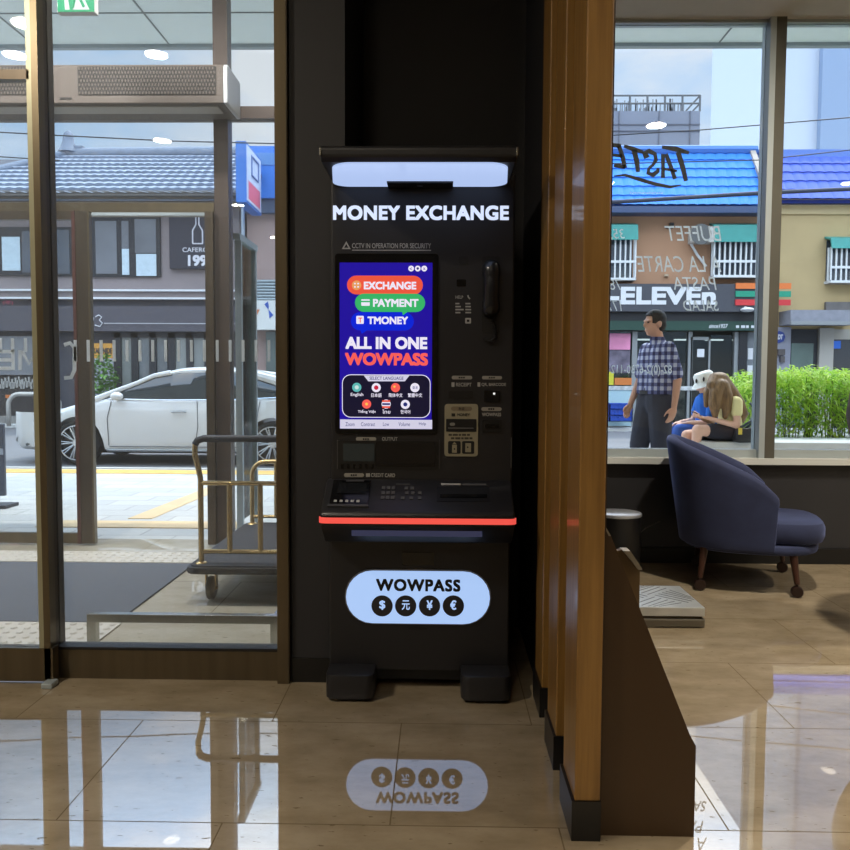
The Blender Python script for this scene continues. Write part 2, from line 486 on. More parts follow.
def brush(bm, pts, w, Y):
    """a brush stroke: polyline of pixels with widths (pixels)"""
    sc = Y / 800.0
    P = [at(a, b, Y) for a, b in pts]
    L = []; Rr = []
    for i, p in enumerate(P):
        d = (P[min(i + 1, len(P) - 1)] - P[max(i - 1, 0)]); d.y = 0; d.normalize()
        nn = Vector((-d.z, 0, d.x)); ww = (w[i] if isinstance(w, (list, tuple)) else w) * sc / 2
        L.append((p + nn * ww)); Rr.append((p - nn * ww))
    poly = [(q.x, q.z) for q in L] + [(q.x, q.z) for q in Rr[::-1]]
    prism(bm, poly, Y, Y + 0.0008)
bm = NB()
for pts, w in [
    ([(662, 147), (676, 149), (689, 153)], [3, 5, 3]), ([(678, 152), (683, 168), (686, 181)], [5, 5, 4]),       # T
    ([(666, 154), (672, 170), (675, 179)], [4, 4, 4]), ([(663, 154), (663, 166), (663, 178)], [4, 3.5, 4]), ([(664, 169), (677, 171)], 2.5),  # A
    ([(647, 158), (645, 153), (649, 151), (655, 154), (656, 160), (653, 165), (649, 168)], [6, 6, 5, 4, 4, 3, 3]), ([(649, 168), (648, 173), (653, 175), (658, 171), (658, 168)], [3, 4, 5, 4, 3]),  # S
    ([(624, 146), (633, 149), (643, 152)], [3, 4.5, 3]), ([(634, 150), (637, 162), (638, 172)], [5, 5, 4]),   # T
    ([(612, 145), (621, 146)], 4), ([(619, 146), (623, 158), (625, 168)], [4, 4.5, 4]), ([(613, 155), (622, 156)], 3), ([(614, 165), (625, 167)], 4)]:  # E
    brush(bm, pts, w, GY)
brush(bm, [(614, 176), (625, 175), (638, 179), (655, 184), (670, 187), (681, 185)], [1, 2.5, 3.5, 3.5, 3, 1], GY)
obj('vinyl_lettering', bm, M_letb, p1)
bm = NB()
for k in range(14): brush(bm, [(630 + k * 2.4, 193 + (k % 2)), (631.4 + k * 2.4, 192.4)], 0.9, GY)
obj('vinyl_lettering', bm, M_letw, p1)
mirr('BUFFET', 664, 722, 226, 241, shear=0.25); mirr('35,', 611, 625, 229, 240, shear=0.2)
mirr('A LA CARTE', 636, 722, 256, 272, shear=0.25)
mirr('PASTA', 674, 717, 277, 290, shear=0.25); mirr('78', 609, 621, 279, 290, shear=0.2)
mirr('SALAD', 683, 719, 300, 311, shear=0.25, bold=0.01); mirr('177', 606, 622, 300, 311, shear=0.2)
mirr('82-(0)2-6730-1121', 608, 672, 365, 376, bold=0.012)

# ------------------------------------------------------------------ inner door wall (sliding glass door and fixed pane)
FZ = CEIL
m0, m1 = ax(50, DW, 640), ax(65.5, DW + .05, 640)
j0, j1 = ax(279.5, DW - .02, 560), ax(291, DW - .02, 560)
bm = NB()
box(bm, m0, m1, DW - .04, DW + .05, 0, FZ); box(bm, j0, j1, DW - .06, DW + .10, 0, FZ)
box(bm, XL, j1, DW - .04, DW + .06, FZ - .06, FZ)
df = struct('door_1', bm, M_bronze_d, label='bronze frame of the sliding entrance door')
zr0, zr1 = az(170, 675, DW), az(170, 648, DW)
obj('door_jamb', B(j0 - .002, j1 - .004, DW - .064, DW - .058, 0, FZ), M_bronze, df)
obj('bottom_rail', B(m1, j0, DW - .03, DW + .03, 0.0, zr1), M_bronze, df)
obj('glazing_bead', B(m1, j0, DW - .034, DW + .034, zr1, zr1 + .012), mat('black_gasket', (22, 20, 18), 0.5), df)
obj('mullion_face', B((m0 + m1) / 2 + .008, m1 + .001, DW - .044, DW - .038, 0, FZ), M_maroon, df)
pane_d = obj('pane', B(m1, j0, DW - .006, DW + .006, zr1 + .01, FZ - .06), M_pane_d, df)
# sliding leaf, half a frame nearer
s0, s1 = ax(35.5, DW - .08, 400), ax(50, DW - .08, 560)
leaf = struct('door_2', B(s0 + .022, s1 + .004, DW - .10, DW - .05, 0.02, FZ - .07), M_bronze, label='sliding glass door leaf with bronze stile')
obj('stile_edge', B(s0, s0 + .022, DW - .095, DW - .055, 0.02, FZ - .07), mat('lit_bronze', (166, 164, 138), 0.35, 0.4), leaf)  # pale strip: light on the stile edge, painted into its colour
obj('bottom_rail', B(XL + .4, s1 + .012, DW - .10, DW - .05, 0.012, az(20, 640, DW)), M_bronze, leaf)
obj('transom_rail', B(XL + .4, s0 + .01, DW - .095, DW - .055, az(20, 88, DW), az(20, 78.5, DW)), M_bronze_d, leaf)
pane_s = obj('pane', B(XL + .4, s0 + .004, DW - .081, DW - .069, az(20, 640, DW), FZ - .08), M_pane_d, leaf)
obj('floor_guide', B(ax(43, DW - .13, 678), ax(54, DW - .13, 678), DW - .15, DW - .09, 0, 0.022), M_alu, leaf, bevel=.004)
# safety dashes and the greeting, both stuck on the outside of the glass
bm = NB()
Yd = DW + .008
px = 75.5
while px < 280:
    a = at(px - 1.5, 361.5, Yd); b = at(px + 1.2, 340, Yd)
    box(bm, a.x, b.x, Yd, Yd + .0008, a.z, b.z); px += 12.9
obj('dash_decals', bm, M_letw, pane_d)
bm = NB(); Ys = DW - .066
for px in (0.5, 12.5, 25.5):
    a = at(px - 1.4, 352, Ys); b = at(px + 1.4, 338, Ys); box(bm, a.x, b.x, Ys, Ys + .0008, a.z, b.z)
obj('dash_decals', bm, M_letw, pane_s)
bm = NB()
for pts in ([(13, 350), (13, 370)], [(-4, 351.7), (11.2, 351.7)], [(-4, 360), (11.2, 360)], [(-4, 368.3), (11.2, 368.3)],
            [(20, 370), (20, 350)], [(22, 351), (29, 364), (36.6, 351)], [(38.5, 350), (38.5, 370)]): brush(bm, pts, 3.4, Ys)
obj('vinyl_lettering', bm, M_letw, pane_s)
bm = NB()
o_p = [(64, 345), (70, 343), (74.5, 348), (74.5, 370), (71, 377.5), (64, 378)]
brush(bm, o_p, 4, Yd)
obj('vinyl_lettering', bm, M_letw, pane_d)

# ------------------------------------------------------------------ entrance lobby between the doors
VX1 = -0.64
struct('floor.001', B(XL, VX1, DW, OW + .12, -0.12, -0.004), M_vfloor, label='pale stone floor of the entrance lobby')
bm = NB(); box(bm, VX1 - .02, -0.625, DW + .1, OW, 0, 4.2)
struct('wall_lobby', bm, mat('lobby_wall', (120, 116, 108), 0.6))
bm = NB(); box(bm, XL, VX1, DW + .06, OW + .2, 4.2, 4.3)
struct('ceiling.001', bm, M_white)
# outer wall frames
pa, pb = ax(218, OW, 400), ax(232, OW, 400)
bm = NB()
box(bm, pa, pb, OW - .05, OW + .07, 0, 4.2)
box(bm, VX1 - .12, VX1, OW - .05, OW + .07, 0, 4.2)
z0 = az(250, 120, OW); z1 = az(250, 108, OW)
box(bm, XL, VX1, OW - .04, OW + .06, z0, z1)
od = struct('door_3', bm, mat('brown_metal', (96, 84, 78), 0.4, 0.5, var=0.1, scale=2), label='brown metal frame of the outer entrance')
zh0, zh1 = az(150, 215, OW), az(150, 204.5, OW)
obj('head_rail', B(XL, pa, OW - .06, OW + .08, zh0, zh1), M_bronze, od)
obj('frame_lip', B(XL, pa, OW - .062, OW - .055, zh0 - .015, zh0 + .006), M_alu, od)
obj('pane', B(pb, VX1 - .12, OW + .0, OW + .012, 0.06, z0), M_pane, od)
obj('pane', B(pb, VX1 - .12, OW + .0, OW + .012, z1, 4.2), M_pane, od)
obj('pane', B(XL, pa, OW + .0, OW + .012, z1, 4.2), M_pane, od)
obj('pane', B(XL, pa, OW + .0, OW + .012, zh1, z0), M_pane, od)
obj('bottom_rail', B(pb, VX1 - .12, OW - .02, OW + .03, 0, 0.06), M_alu_d, od)
# outer sliding leaves, standing open
a0, a1 = ax(75.5, OW - .14, 400), ax(95, OW - .09, 400)
leaf2 = struct('door_4', B(a0, a1, OW - .14, OW - .09, 0.01, zh0), M_bronze_d, label='outer glass door leaf slid open behind the stile')
obj('stile_edge', B(a1 - .012, a1 + .003, OW - .145, OW - .10, 0.01, zh0), M_bronze, leaf2)
obj('stile_face', B(a0 - .003, a0 + .022, OW - .145, OW - .10, 0.01, zh0), M_maroon, leaf2)
obj('bottom_rail', B(XL, a0, OW - .135, OW - .095, 0.01, az(40, 532, OW - .1)), M_bronze, leaf2)
obj('pane', B(XL, a0, OW - .12, OW - .11, az(40, 532, OW - .1), zh0), M_pane, leaf2)
obj('top_rail', B(XL, a0, OW - .135, OW - .095, zh0 - .06, zh0), M_bronze_d, leaf2)
b0, b1 = ax(208, OW - .1, 400), ax(216, OW - .1, 400)
leaf3 = struct('door_5', B(b0, b1, OW - .14, OW - .09, 0.01, zh0), M_bronze_d, label='edge of the other outer door leaf beside the post')
# ------------------------------------------------------------------ the exchange machine
KY = 3.14                       # its upright front
M_k = mat('machine_black', (30, 30, 34), 0.42, var=0.06, scale=5)
M_k2 = mat('machine_gloss', (12, 12, 14), 0.16)
M_kc = mat('machine_console', (35, 35, 39), 0.38)
M_kd = mat('machine_deep', (6, 6, 7), 0.5)
M_kg = mat('machine_edge', (120, 120, 122), 0.3, 0.6)
M_glow = emit('cool_light', (176, 200, 244), 1.0)
M_glow2 = emit('cool_white', (214, 226, 250), 1.0)
M_red = emit('red_strip', (236, 84, 74), 1.0)
M_pl = mat('tag_grey', (150, 148, 142), 0.5)
M_pt = mat('print_grey', (170, 170, 168), 0.6)
M_cream = mat('note_panel', (150, 144, 122), 0.5)
M_ink = mat('dark_ink', (14, 14, 14), 0.6)
kx0, kx1 = ax(331, KY, 400), ax(513, KY, 400)
kc = (kx0 + kx1) / 2
kio = thing('money_exchange_machine', 'tall black money exchange machine with lit screen and glowing oval sign in the wall recess', 'currency machine', (kc, KY, 0))
KB = 3.78
top = az(420, 145.5, 2.79)
hz = az(420, 187.5, KY)          # underside of the hood
cz0 = 0.615; cz1 = 0.855         # console
# lower cabinet
lx0, lx1 = ax(329.5, KY, 600), ax(509, KY, 600)
bm = NB(); box(bm, lx0, lx1, KY, KB, 0.085, cz0 + .06)
obj('lower_cabinet', bm, M_k, kio, bevel=.006)
bm = NB(); box(bm, lx0 + .14, lx1 - .14, KY + .05, KB, 0.03, 0.09)
obj('plinth', bm, M_kd, kio)
# upper cabinet
bm = NB(); box(bm, kx0, kx1, KY, KB, cz1 - .05, top - .004)
upper = obj('upper_cabinet', bm, M_k, kio, bevel=.008)
bm = NB(); box(bm, kx0 + .3, kx0 + .5, KB, 3.975, 1.3, 1.36)
obj('wall_bracket', bm, M_kd, kio)
# feet
for a, b in ((325.5, 374), (461, 511)):
    u, v = ax(a, 3.0300, 690), ax(b, 3.0300, 690)
    bm = NB()
    prism(bm, rr_pts(u, v, 3.0150, 3.2400, 0.035), 0.012, 0.108, 'XY')
    f = obj('foot', bm, M_kc, kio, bevel=.006, smooth=True)
    bm = NB(); prism(bm, rr_pts(u + .03, v - .03, 3.0400, 3.2200, 0.03), 0.0, 0.013, 'XY')
    obj('pad', bm, M_kd, f)
# console: a sloped desk standing out of the front
cx0, cx1 = ax(320, 2.9600, 520), ax(515, 2.9600, 520)
prof = [(KY + .02, cz0), (3.0700, cz0), (2.9700, cz0 + .075), (2.9520, cz0 + .095), (2.9520, .745), (2.9700, .758), (3.1250, .848), (KY + .02, .858)]
bm = NB(); prism(bm, prof, cx0, cx1, 'YZ')
console = obj('console', bm, M_kc, kio, bevel=.012, smooth=True)
bm = NB()
rz0, rz1 = az(420, 524.3, 2.945), az(420, 518.5, 2.945)
def band(bm, e, y1_, z0_, z1_):
    o_ = rr_pts(cx0 - e, cx1 + e, 2.9520 - e, 3.2400, 0.03)
    pts = [p for p in o_ if p[1] < y1_]
    prism(bm, pts, z0_, z1_, 'XY')
band(bm, .006, 3.0600, rz0, rz1)
obj('light_strip', bm, M_red, kio)
bm = NB(); band(bm, .003, 3.0700, rz0 - .006, rz1 + .006)
obj('strip_channel', bm, M_kd, kio)
# glow bar below the desk
ga, gb = at(352, 537, 3.0000), at(482, 530, 3.0000)
bm = NB(); box(bm, ga.x, gb.x, 2.9850, 3.0300, cz0 + .042, cz0 + .072)
obj('under_light', bm, emit('dim_blue', (70, 74, 108), 0.45), kio)

# hood with lit underside
hx0, hx1 = ax(320, 2.7800, 155), ax(517.5, 2.7800, 155)
hood_pts = [(KY + .01, hz + .006), (2.8000, hz + .006), (2.7750, hz + .02), (2.7750, top - .012), (2.7900, top), (KY + .01, top)]
bm = NB(); prism(bm, hood_pts, hx0, hx1, 'YZ')
hood = obj('hood', bm, M_k, kio, bevel=.006)
for a in (hx0 - .002, hx1 - .006):
    bm = NB(); box(bm, a, a + .008, 2.7700, 2.7820, hz + .02, top - .01)
    obj('edge_trim', bm, mat('chrome_edge', (150, 148, 140), 0.2, 0.9), hood, bevel=.003)
# underside light panel: rounded, notched for the camera block
lz = hz + .004
oa, ob = at(388, 187, KY).x, at(453, 187, KY).x
yf, yb = 2.80, KY - .012
pp = rr_pts(0, 1, yf, yb, .075, 8)
pp = rr_pts(-.335, .335, yf, yb, .07, 8)
fa, fb_ = at(332, 165, yf).x, at(508, 165, yf).x; ba, bb_ = at(333, 187, yb).x, at(507, 187, yb).x
pp = [((lambda t, u: (fa + (ba - fa) * t) * (1 - u) + (fb_ + (bb_ - fb_) * t) * u)((y - yf) / (yb - yf), (x + .335) / .67), y) for x, y in pp]
poly = []
lowr = [p for p in pp]
# walk the outline and cut the notch into the edge along the cabinet front
for i, p in enumerate(lowr):
    poly.append(p)
    j = (i + 1) % len(lowr)
    q = lowr[j]
    if abs(p[1] - (KY - .012)) < 1e-4 and abs(q[1] - (KY - .012)) < 1e-4 and abs(p[0] - q[0]) > .3:
        poly += [(ob, KY - .012), (ob, KY - .10), (oa, KY - .10), (oa, KY - .012)]
bm = NB(); prism(bm, poly, lz - .004, lz + .004, 'XY')
obj('lamp_panel', bm, emit('hood_lamp', (178, 200, 244), 0.95), hood)
bm = NB(); box(bm, oa + .002, ob - .002, KY - .098, KY, hz - .006, hz + .012)
blk = obj('camera_block', bm, M_k2, hood)
bm = NB(); lathe(bm, [(.012, hz - .009), (.012, hz - .005)], ((oa + ob) / 2, KY - .06, 0), 14)
obj('camera_lens', bm, M_kd, hood)
# header lettering
ptext('header_lettering', 'MONEY EXCHANGE', 333, 509, 205.5, 220, KY - .0022, M_glow2, upper, bold=0.05, spacing=1.06)
# security notice
ptext('notice_lettering', 'CCTV IN OPERATION FOR SECURITY', 352, 431, 243.3, 248.2, KY - .001, M_pt, upper, bold=0.012)
bm = NB(); a, b = at(352, 250.6, KY), at(431, 249.9, KY); box(bm, a.x, b.x, KY - .0008, KY, a.z, b.z)
c = at(346.3, 246, KY)
def tri(bm, cx, cz, r, Y):
    o_ = [(cx + r * math.sin(R(120 * k)), cz + r * math.cos(R(120 * k))) for k in range(3)]
    i_ = [(cx + r * .5 * math.sin(R(120 * k)), cz + r * .5 * math.cos(R(120 * k))) for k in range(3)]
    for k in range(3):
        j = (k + 1) % 3
        prism(bm, [o_[k], o_[j], i_[j], i_[k]], Y - .0008, Y)
tri(bm, c.x, c.z - .002, .02, KY)
obj('notice_symbol', bm, M_pt, upper)

# big screen
def pp_(px0, px1, py0, py1, Y=KY):
    a, b = at(px0, py1, Y), at(px1, py0, Y); return a.x, b.x, a.z, b.z
x0, x1, z0, z1 = pp_(335.5, 438.5, 254, 434)
bm = NB(); plate(bm, x0, x1, z0, z1, .012, KY - .006, .012)
bez = obj('screen_bezel', bm, M_k2, kio)
x0, x1, z0, z1 = pp_(340, 432.5, 263, 428.5)
S0 = KY - .0075
bm = NB(); box(bm, x0, x1, S0, KY - .004, z0, z1)
scr = obj('screen', bm, emit('screen_blue', (30, 14, 148), 1.0), kio)
E_w = emit('screen_white', (226, 222, 240), 1.0); E_red = emit('screen_red', (226, 82, 60), 1.0)
E_grn = emit('screen_green', (52, 172, 100), 1.0); E_blu = emit('screen_bubble', (6, 34, 206), 1.0)
E_dk = emit('screen_dark', (20, 18, 42), 1.0); E_bar = emit('screen_bar', (202, 200, 222), 1.0); E_coral = emit('screen_coral', (238, 92, 84), 1.0)
E_teal = emit('screen_teal', (90, 176, 176), 1.0); E_navy = emit('screen_navy', (30, 40, 110), 1.0); E_pk = emit('screen_gold', (220, 150, 90), 1.0)
def splate(name, px0, px1, py0, py1, r, m, lay, par=None):
    x0, x1, z0, z1 = pp_(px0, px1, py0, py1)
    bm = NB(); plate(bm, x0, x1, z0, z1, r, S0 - .0006 * lay, .0005); return obj(name, bm, m, par or scr)
def stext(s, px0, px1, py0, py1, m, lay, bold=0.05, name='screen_lettering'):
    return ptext(name, s, px0, px1, py0, py1, S0 - .0006 * lay, m, scr, bold=bold, t=.0004)
def sdisc(px, py, r, m, lay, name='icon'):
    c = at(px, py, KY); bm = NB(); disc(bm, c.x, c.z, r * .004, S0 - .0006 * lay, .0005, 20); return obj(name, bm, m, scr)
for px in (411.2, 417.8, 424.3): sdisc(px, 268.8, 2.8, E_w, 1)
stext('<', 409.6, 412.2, 267.4, 270.2, E_navy, 2, 0); sdisc(417.8, 268.8, 1.2, E_navy, 2); stext('x', 423.1, 425.5, 267.6, 270, E_navy, 2, 0)
splate('speech_bubble', 347.2, 423, 276, 294.6, .04, E_red, 1)
splate('speech_bubble', 355.2, 425.2, 294, 312, .04, E_grn, 2)
bm = NB(); a = [at(px, py, KY) for px, py in ((402, 311), (409, 311), (403, 315.5))]
prism(bm, [(p.x, p.z) for p in a], S0 - .0012, S0 - .0007); obj('speech_tail', bm, E_grn, scr)
splate('speech_bubble', 351, 414, 312.5, 330.5, .04, E_blu, 1)
bm = NB(); a = [at(px, py, KY) for px, py in ((360, 329), (368, 330), (362, 334))]
prism(bm, [(p.x, p.z) for p in a], S0 - .0011, S0 - .0006); obj('speech_tail', bm, E_blu, scr)
sdisc(356.8, 285.5, 4.6, E_pk, 2)
for dx in (-1.6, 1.6):
    for dy in (-1.6, 1.6): splate('icon_mark', 356.8 + dx - .8, 356.8 + dx + .8, 285.5 + dy - .8, 285.5 + dy + .8, .002, E_w, 3)
splate('icon', 361.5, 370, 299.5, 306, .003, E_w, 3); splate('icon_mark', 361.5, 370, 301, 302.5, .0005, E_grn, 4)
splate('icon', 356.5, 364, 316, 324, .004, E_w, 3); stext('T', 358.3, 362.2, 317.6, 322.6, E_red, 4, 0.03)
stext('EXCHANGE', 363.8, 416.3, 281.7, 289.4, E_w, 3); stext('PAYMENT', 373, 418.5, 299, 306.8, E_w, 4); stext('TMONEY', 367.5, 408, 316.6, 324.2, E_w, 3)
stext('ALL IN ONE', 345.5, 427.3, 337, 349, E_w, 1, 0.055)
stext('WOWPASS', 345, 428, 353, 365.3, E_coral, 1, 0.055)
splate('language_frame', 342.3, 430.6, 374.8, 417.4, .034, E_w, 1)
splate('language_panel', 343, 429.9, 375.5, 416.7, .032, E_dk, 2)
bm = NB(); a = [at(px, py, KY) for px, py in ((364, 375.5), (409.5, 375.5), (405, 381.3), (368.5, 381.3))]
prism(bm, [(p.x, p.z) for p in a], S0 - .0024, S0 - .0019); obj('language_tab', bm, E_bar, scr)
stext('SELECT LANGUAGE', 369.5, 403.5, 376.7, 379.7, E_navy, 4.6, 0.01)
for px, py, m, t in ((357, 387.3, E_teal, 'English'), (376.4, 387.6, E_w, '日本語'), (395.6, 387.6, E_coral, '简体中文'), (415, 387.6, E_w, '繁體中文'),
                     (366.8, 404, E_coral, 'Tiếng Việt'), (386.3, 404, E_w, 'ไทย'), (405.4, 404.3, E_w, '한국어')):
    sdisc(px, py, 4.5, m, 3.2, 'flag_icon')
    w_ = {'English': 6.3, '日本語': 5.2, '简体中文': 7, '繁體中文': 7.2, 'Tiếng Việt': 9, 'ไทย': 4, '한국어': 4.8}[t]
    stext(t, px - w_, px + w_, py + 5.6, py + 9.6, E_w, 3.2, 0.012)
sdisc(376.4, 387.6, 2.2, emit('flag_red', (190, 30, 60), 1), 4, 'flag_mark'); sdisc(366.8, 404, 1.4, emit('flag_yellow', (240, 190, 80), 1), 4, 'flag_mark')
sdisc(405.4, 404.3, 2, E_navy, 4, 'flag_mark'); sdisc(357, 387.3, 2, emit('flag_pale', (190, 215, 215), 1), 4, 'flag_mark')
sdisc(394.6, 386.6, 1.1, emit('flag_yellow', (240, 190, 80), 1), 4, 'flag_mark'); stext('臺港', 412.4, 417.8, 386.2, 389, E_navy, 4, 0)
for dy, m in ((-3, E_red), (0, E_navy), (3, E_red)): splate('flag_mark', 382.4, 390.2, 404 + dy - .9, 404 + dy + .9, .0005, m, 4)
splate('tool_bar', 340.3, 432.2, 419.8, 428.4, .0008, E_bar, 1)
for t, a, b in (('Zoom', 345.5, 354.5), ('Contrast', 361, 375), ('Low', 383, 389), ('Volume', 398.5, 410), ('Help', 419, 426)):
    stext(t, a, b, 422.3, 426, E_navy, 2, 0)

# telephone handset in its slot
x0, x1, z0, z1 = pp_(481.5, 500.3, 256.5, 334)
bm = NB(); plate(bm, x0, x1, z0, z1, .01, KY - .002, .004); obj('handset_slot', bm, M_kd, kio)
h0 = at(491, 263.5, KY); h1 = at(490.5, 315, KY)
bm = NB()
N_ = 14
for_pts = [(h0.x + (h1.x - h0.x) * k / N_, KY - .016 - .016 * math.sin(PI * k / N_), h0.z + (h1.z - h0.z) * k / N_) for k in range(N_ + 1)]
tube(bm, for_pts, [(.026 if k in (0, N_) else .035 if k < 4 or k > 10 else .031) for k in range(N_ + 1)], 14)
ellipsoid(bm, (h0.x, KY - .016, h0.z), (.026, .02, .012)); ellipsoid(bm, (h1.x, KY - .016, h1.z), (.026, .02, .012))
hs = obj('handset', bm, mat('handset_black', (26, 28, 32), 0.22), kio, smooth='all')
bm = NB(); pts = []
for k in range(90):
    t = k / 89
    s = at(490 + 8 * math.sin(PI * t) - 6 * t, 315 + 26 * math.sin(PI * t * .62), KY)
    pts.append((s.x + .006 * math.cos(k * 1.2), KY - .014 + .006 * math.sin(k * 1.2), s.z))
tube(bm, pts, .0028, 6); obj('coiled_cord', bm, M_kd, kio, smooth='all')
# small front fittings
x0, x1, z0, z1 = pp_(458.5, 468.5, 256.5, 264.5)
bm = NB(); plate(bm, x0, x1, z0, z1, .01, KY - .003, .006); obj('face_camera', bm, M_kd, kio)
x0, x1, z0, z1 = pp_(456.5, 466, 279.5, 286.5)
bm = NB(); plate(bm, x0, x1, z0, z1, .004, KY - .0012, .002); obj('speaker_grille', bm, M_k2, kio)
ptext('help_lettering', 'HELP', 455.5, 463.2, 295.6, 298.6, KY - .001, M_pt, kio, bold=.02)
bm = NB(); c0, c1 = at(468, 295.2, KY), at(470, 299, KY); tube(bm, [(c0.x, KY - .001, c0.z), ((c0.x + c1.x) / 2 - .003, KY - .001, (c0.z + c1.z) / 2), (c1.x, KY - .001, c1.z)], .003, 6)
obj('help_symbol', bm, M_pt, kio)
for k, (w, u) in enumerate(((4, 5), (5.4, 5.4), (8.2, 5.6), (5, 5.6))):
    y = 302.6 + 3 * k
    for p0, p1 in ((455.4, 455.4 + w), (465.4, 465.4 + u)):
        e0, e1, e2, e3 = pp_(p0, p1, y + .3, y + 1.7)
        obj('help_mark', B(e0, e1, KY - .0008, KY, e2, e3), M_pt, kio)
x0, x1, z0, z1 = pp_(465.2, 471, 318, 323.5); bm = NB(); plate(bm, x0, x1, z0, z1, .003, KY - .001, .002); obj('help_mark', bm, M_pt, kio)
x0, x1, z0, z1 = pp_(466.8, 469.4, 319.6, 322); bm = NB(); plate(bm, x0, x1, z0, z1, .001, KY - .0016, .001); obj('help_mark', bm, M_ink, kio)
def tagpill(px0, px1, py0, py1, s, m=M_pl, ink=M_ink):
    x0, x1, z0, z1 = pp_(px0, px1, py0, py1); bm = NB(); plate(bm, x0, x1, z0, z1, .02, KY - .0015, .002); o_ = obj('tag_plate', bm, m, kio)
    c_ = (px0 + px1) / 2; bm = NB()
    for d_ in (-3.2, -1, 1.2): e0, e1, e2, e3 = pp_(c_ + d_, c_ + d_ + 1.6, py0 + 1, py1 - 1); box(bm, e0, e1, KY - .002, KY - .0014, e2, e3)
    obj('tag_mark', bm, ink, o_)
def label(s, px0, px1, py0, py1, m=M_pt, bold=.02): ptext('fitting_lettering', s, px0, px1, py0, py1, KY - .001, m, kio, bold=bold)
def slot(name, px0, px1, py0, py1, r=.003, m=M_kd, d=.004):
    x0, x1, z0, z1 = pp_(px0, px1, py0, py1); bm = NB(); plate(bm, x0, x1, z0, z1, r, KY - d, d + .002); return obj(name, bm, m, kio)
tagpill(451.7, 472.2, 375.8, 379.4, '영수증'); label('RECEIPT', 456, 471.5, 382.8, 386.4); slot('receipt_icon', 451.5, 454.5, 382.4, 386.8, .001, M_pt, .001)
slot('receipt_slot', 448.5, 473, 391, 398.5)
tagpill(482, 502, 376, 379.4, '바코드'); label('QR, BARCODE', 481.5, 506, 383, 386.4); slot('scanner_icon', 477.5, 480.3, 382.4, 386.6, .001, M_pt, .001)
ss = slot('barcode_scanner', 484, 500, 390.5, 402, .004, M_k2, .006)
bm = NB(); c = at(494, 393.6, KY); disc(bm, c.x, c.z, .0045, KY - .008, .002, 12); obj('scanner_lamp', bm, emit('scan_lamp', (220, 220, 215), 1.2), ss)
tagpill(481.3, 501.6, 407.2, 410.9, '카드'); label('WOWPASS', 482, 501, 412.8, 416.2)
cs = slot('card_slot', 482, 501.5, 419.5, 432, .004, M_kd, .008)
x0, x1, z0, z1 = pp_(485, 498.5, 424, 427); bm = NB(); plate(bm, x0, x1, z0, z1, .002, KY - .014, .008); obj('card_mouth', bm, M_k2, cs)
x0, x1, z0, z1 = pp_(510.6, 511.6, 437.5, 468); bm = NB(); box(bm, x0, x1, KY - .004, KY, z0, z1); obj('door_edge', bm, M_kg, kio)
# banknote inlet on its cream panel
x0, x1, z0, z1 = pp_(444.3, 478.2, 404, 456.2)
bm = NB(); plate(bm, x0, x1, z0, z1, .012, KY - .005, .007); note = obj('banknote_panel', bm, M_cream, kio)
def npart(name, px0, px1, py0, py1, r, m, d, t=.002):
    x0, x1, z0, z1 = pp_(px0, px1, py0, py1); bm = NB(); plate(bm, x0, x1, z0, z1, r, KY - .005 - d, t); return obj(name, bm, m, note)
npart('banknote_mouth', 446, 476.4, 419, 431.5, .003, M_kd, .002); npart('mouth_lip', 448, 473.5, 427.6, 428.4, .0008, M_kg, .004, .003)
npart('mouth_lens', 449.7, 455, 422.6, 425.6, .006, mat('lens_grey', (140, 140, 135), 0.2), .003)
npart('tag_plate', 451, 472, 406.5, 410.7, .02, mat('tag_brown', (120, 108, 90), 0.5), .001)
def ntext(s, a, b, c, d, m=M_ink, bold=.02): ptext('panel_lettering', s, a, b, c, d, KY - .0062, m, note, bold=bold)
ntext('현금', 458.5, 464.5, 407.3, 409.9); ntext('MONEY', 457, 470, 413.4, 416.2); npart('money_icon', 451.5, 455.2, 413.3, 416.4, .001, M_ink, .001)
for y_, a_, b_ in ((433.6, 448.5, 474), (437, 451, 472.5)):
    u_ = a_
    for w_ in (3.4, 5.2, 2.4, 4.2, 3.0, 4.6):
        if u_ + w_ > b_: break
        npart('panel_print', u_, u_ + w_, y_ + .2, y_ + 2.1, .0008, mat('print_brown', (58, 52, 42), .6), .001, .001); u_ += w_ + .8
npart('instruction_sign', 448, 460.6, 441, 453.6, .006, M_ink, .001); npart('instruction_sign', 462, 474.2, 441, 453.6, .006, M_ink, .001)
npart('note_symbol', 452, 456.8, 444.6, 452.6, .001, M_cream, .002); npart('note_symbol', 465.2, 471, 443, 452, .001, M_cream, .002)
bm = NB(); a = [at(px, py, KY) for px, py in ((452.2, 444), (456.6, 444), (454.4, 441.8))]; prism(bm, [(p.x, p.z) for p in a], KY - .007, KY - .0062); obj('note_symbol', bm, M_cream, note)
for px, py in ((454.4, 448.8), (467.6, 447)): npart('note_dot', px - .8, px + .8, py - .8, py + .8, .003, M_ink, .003)
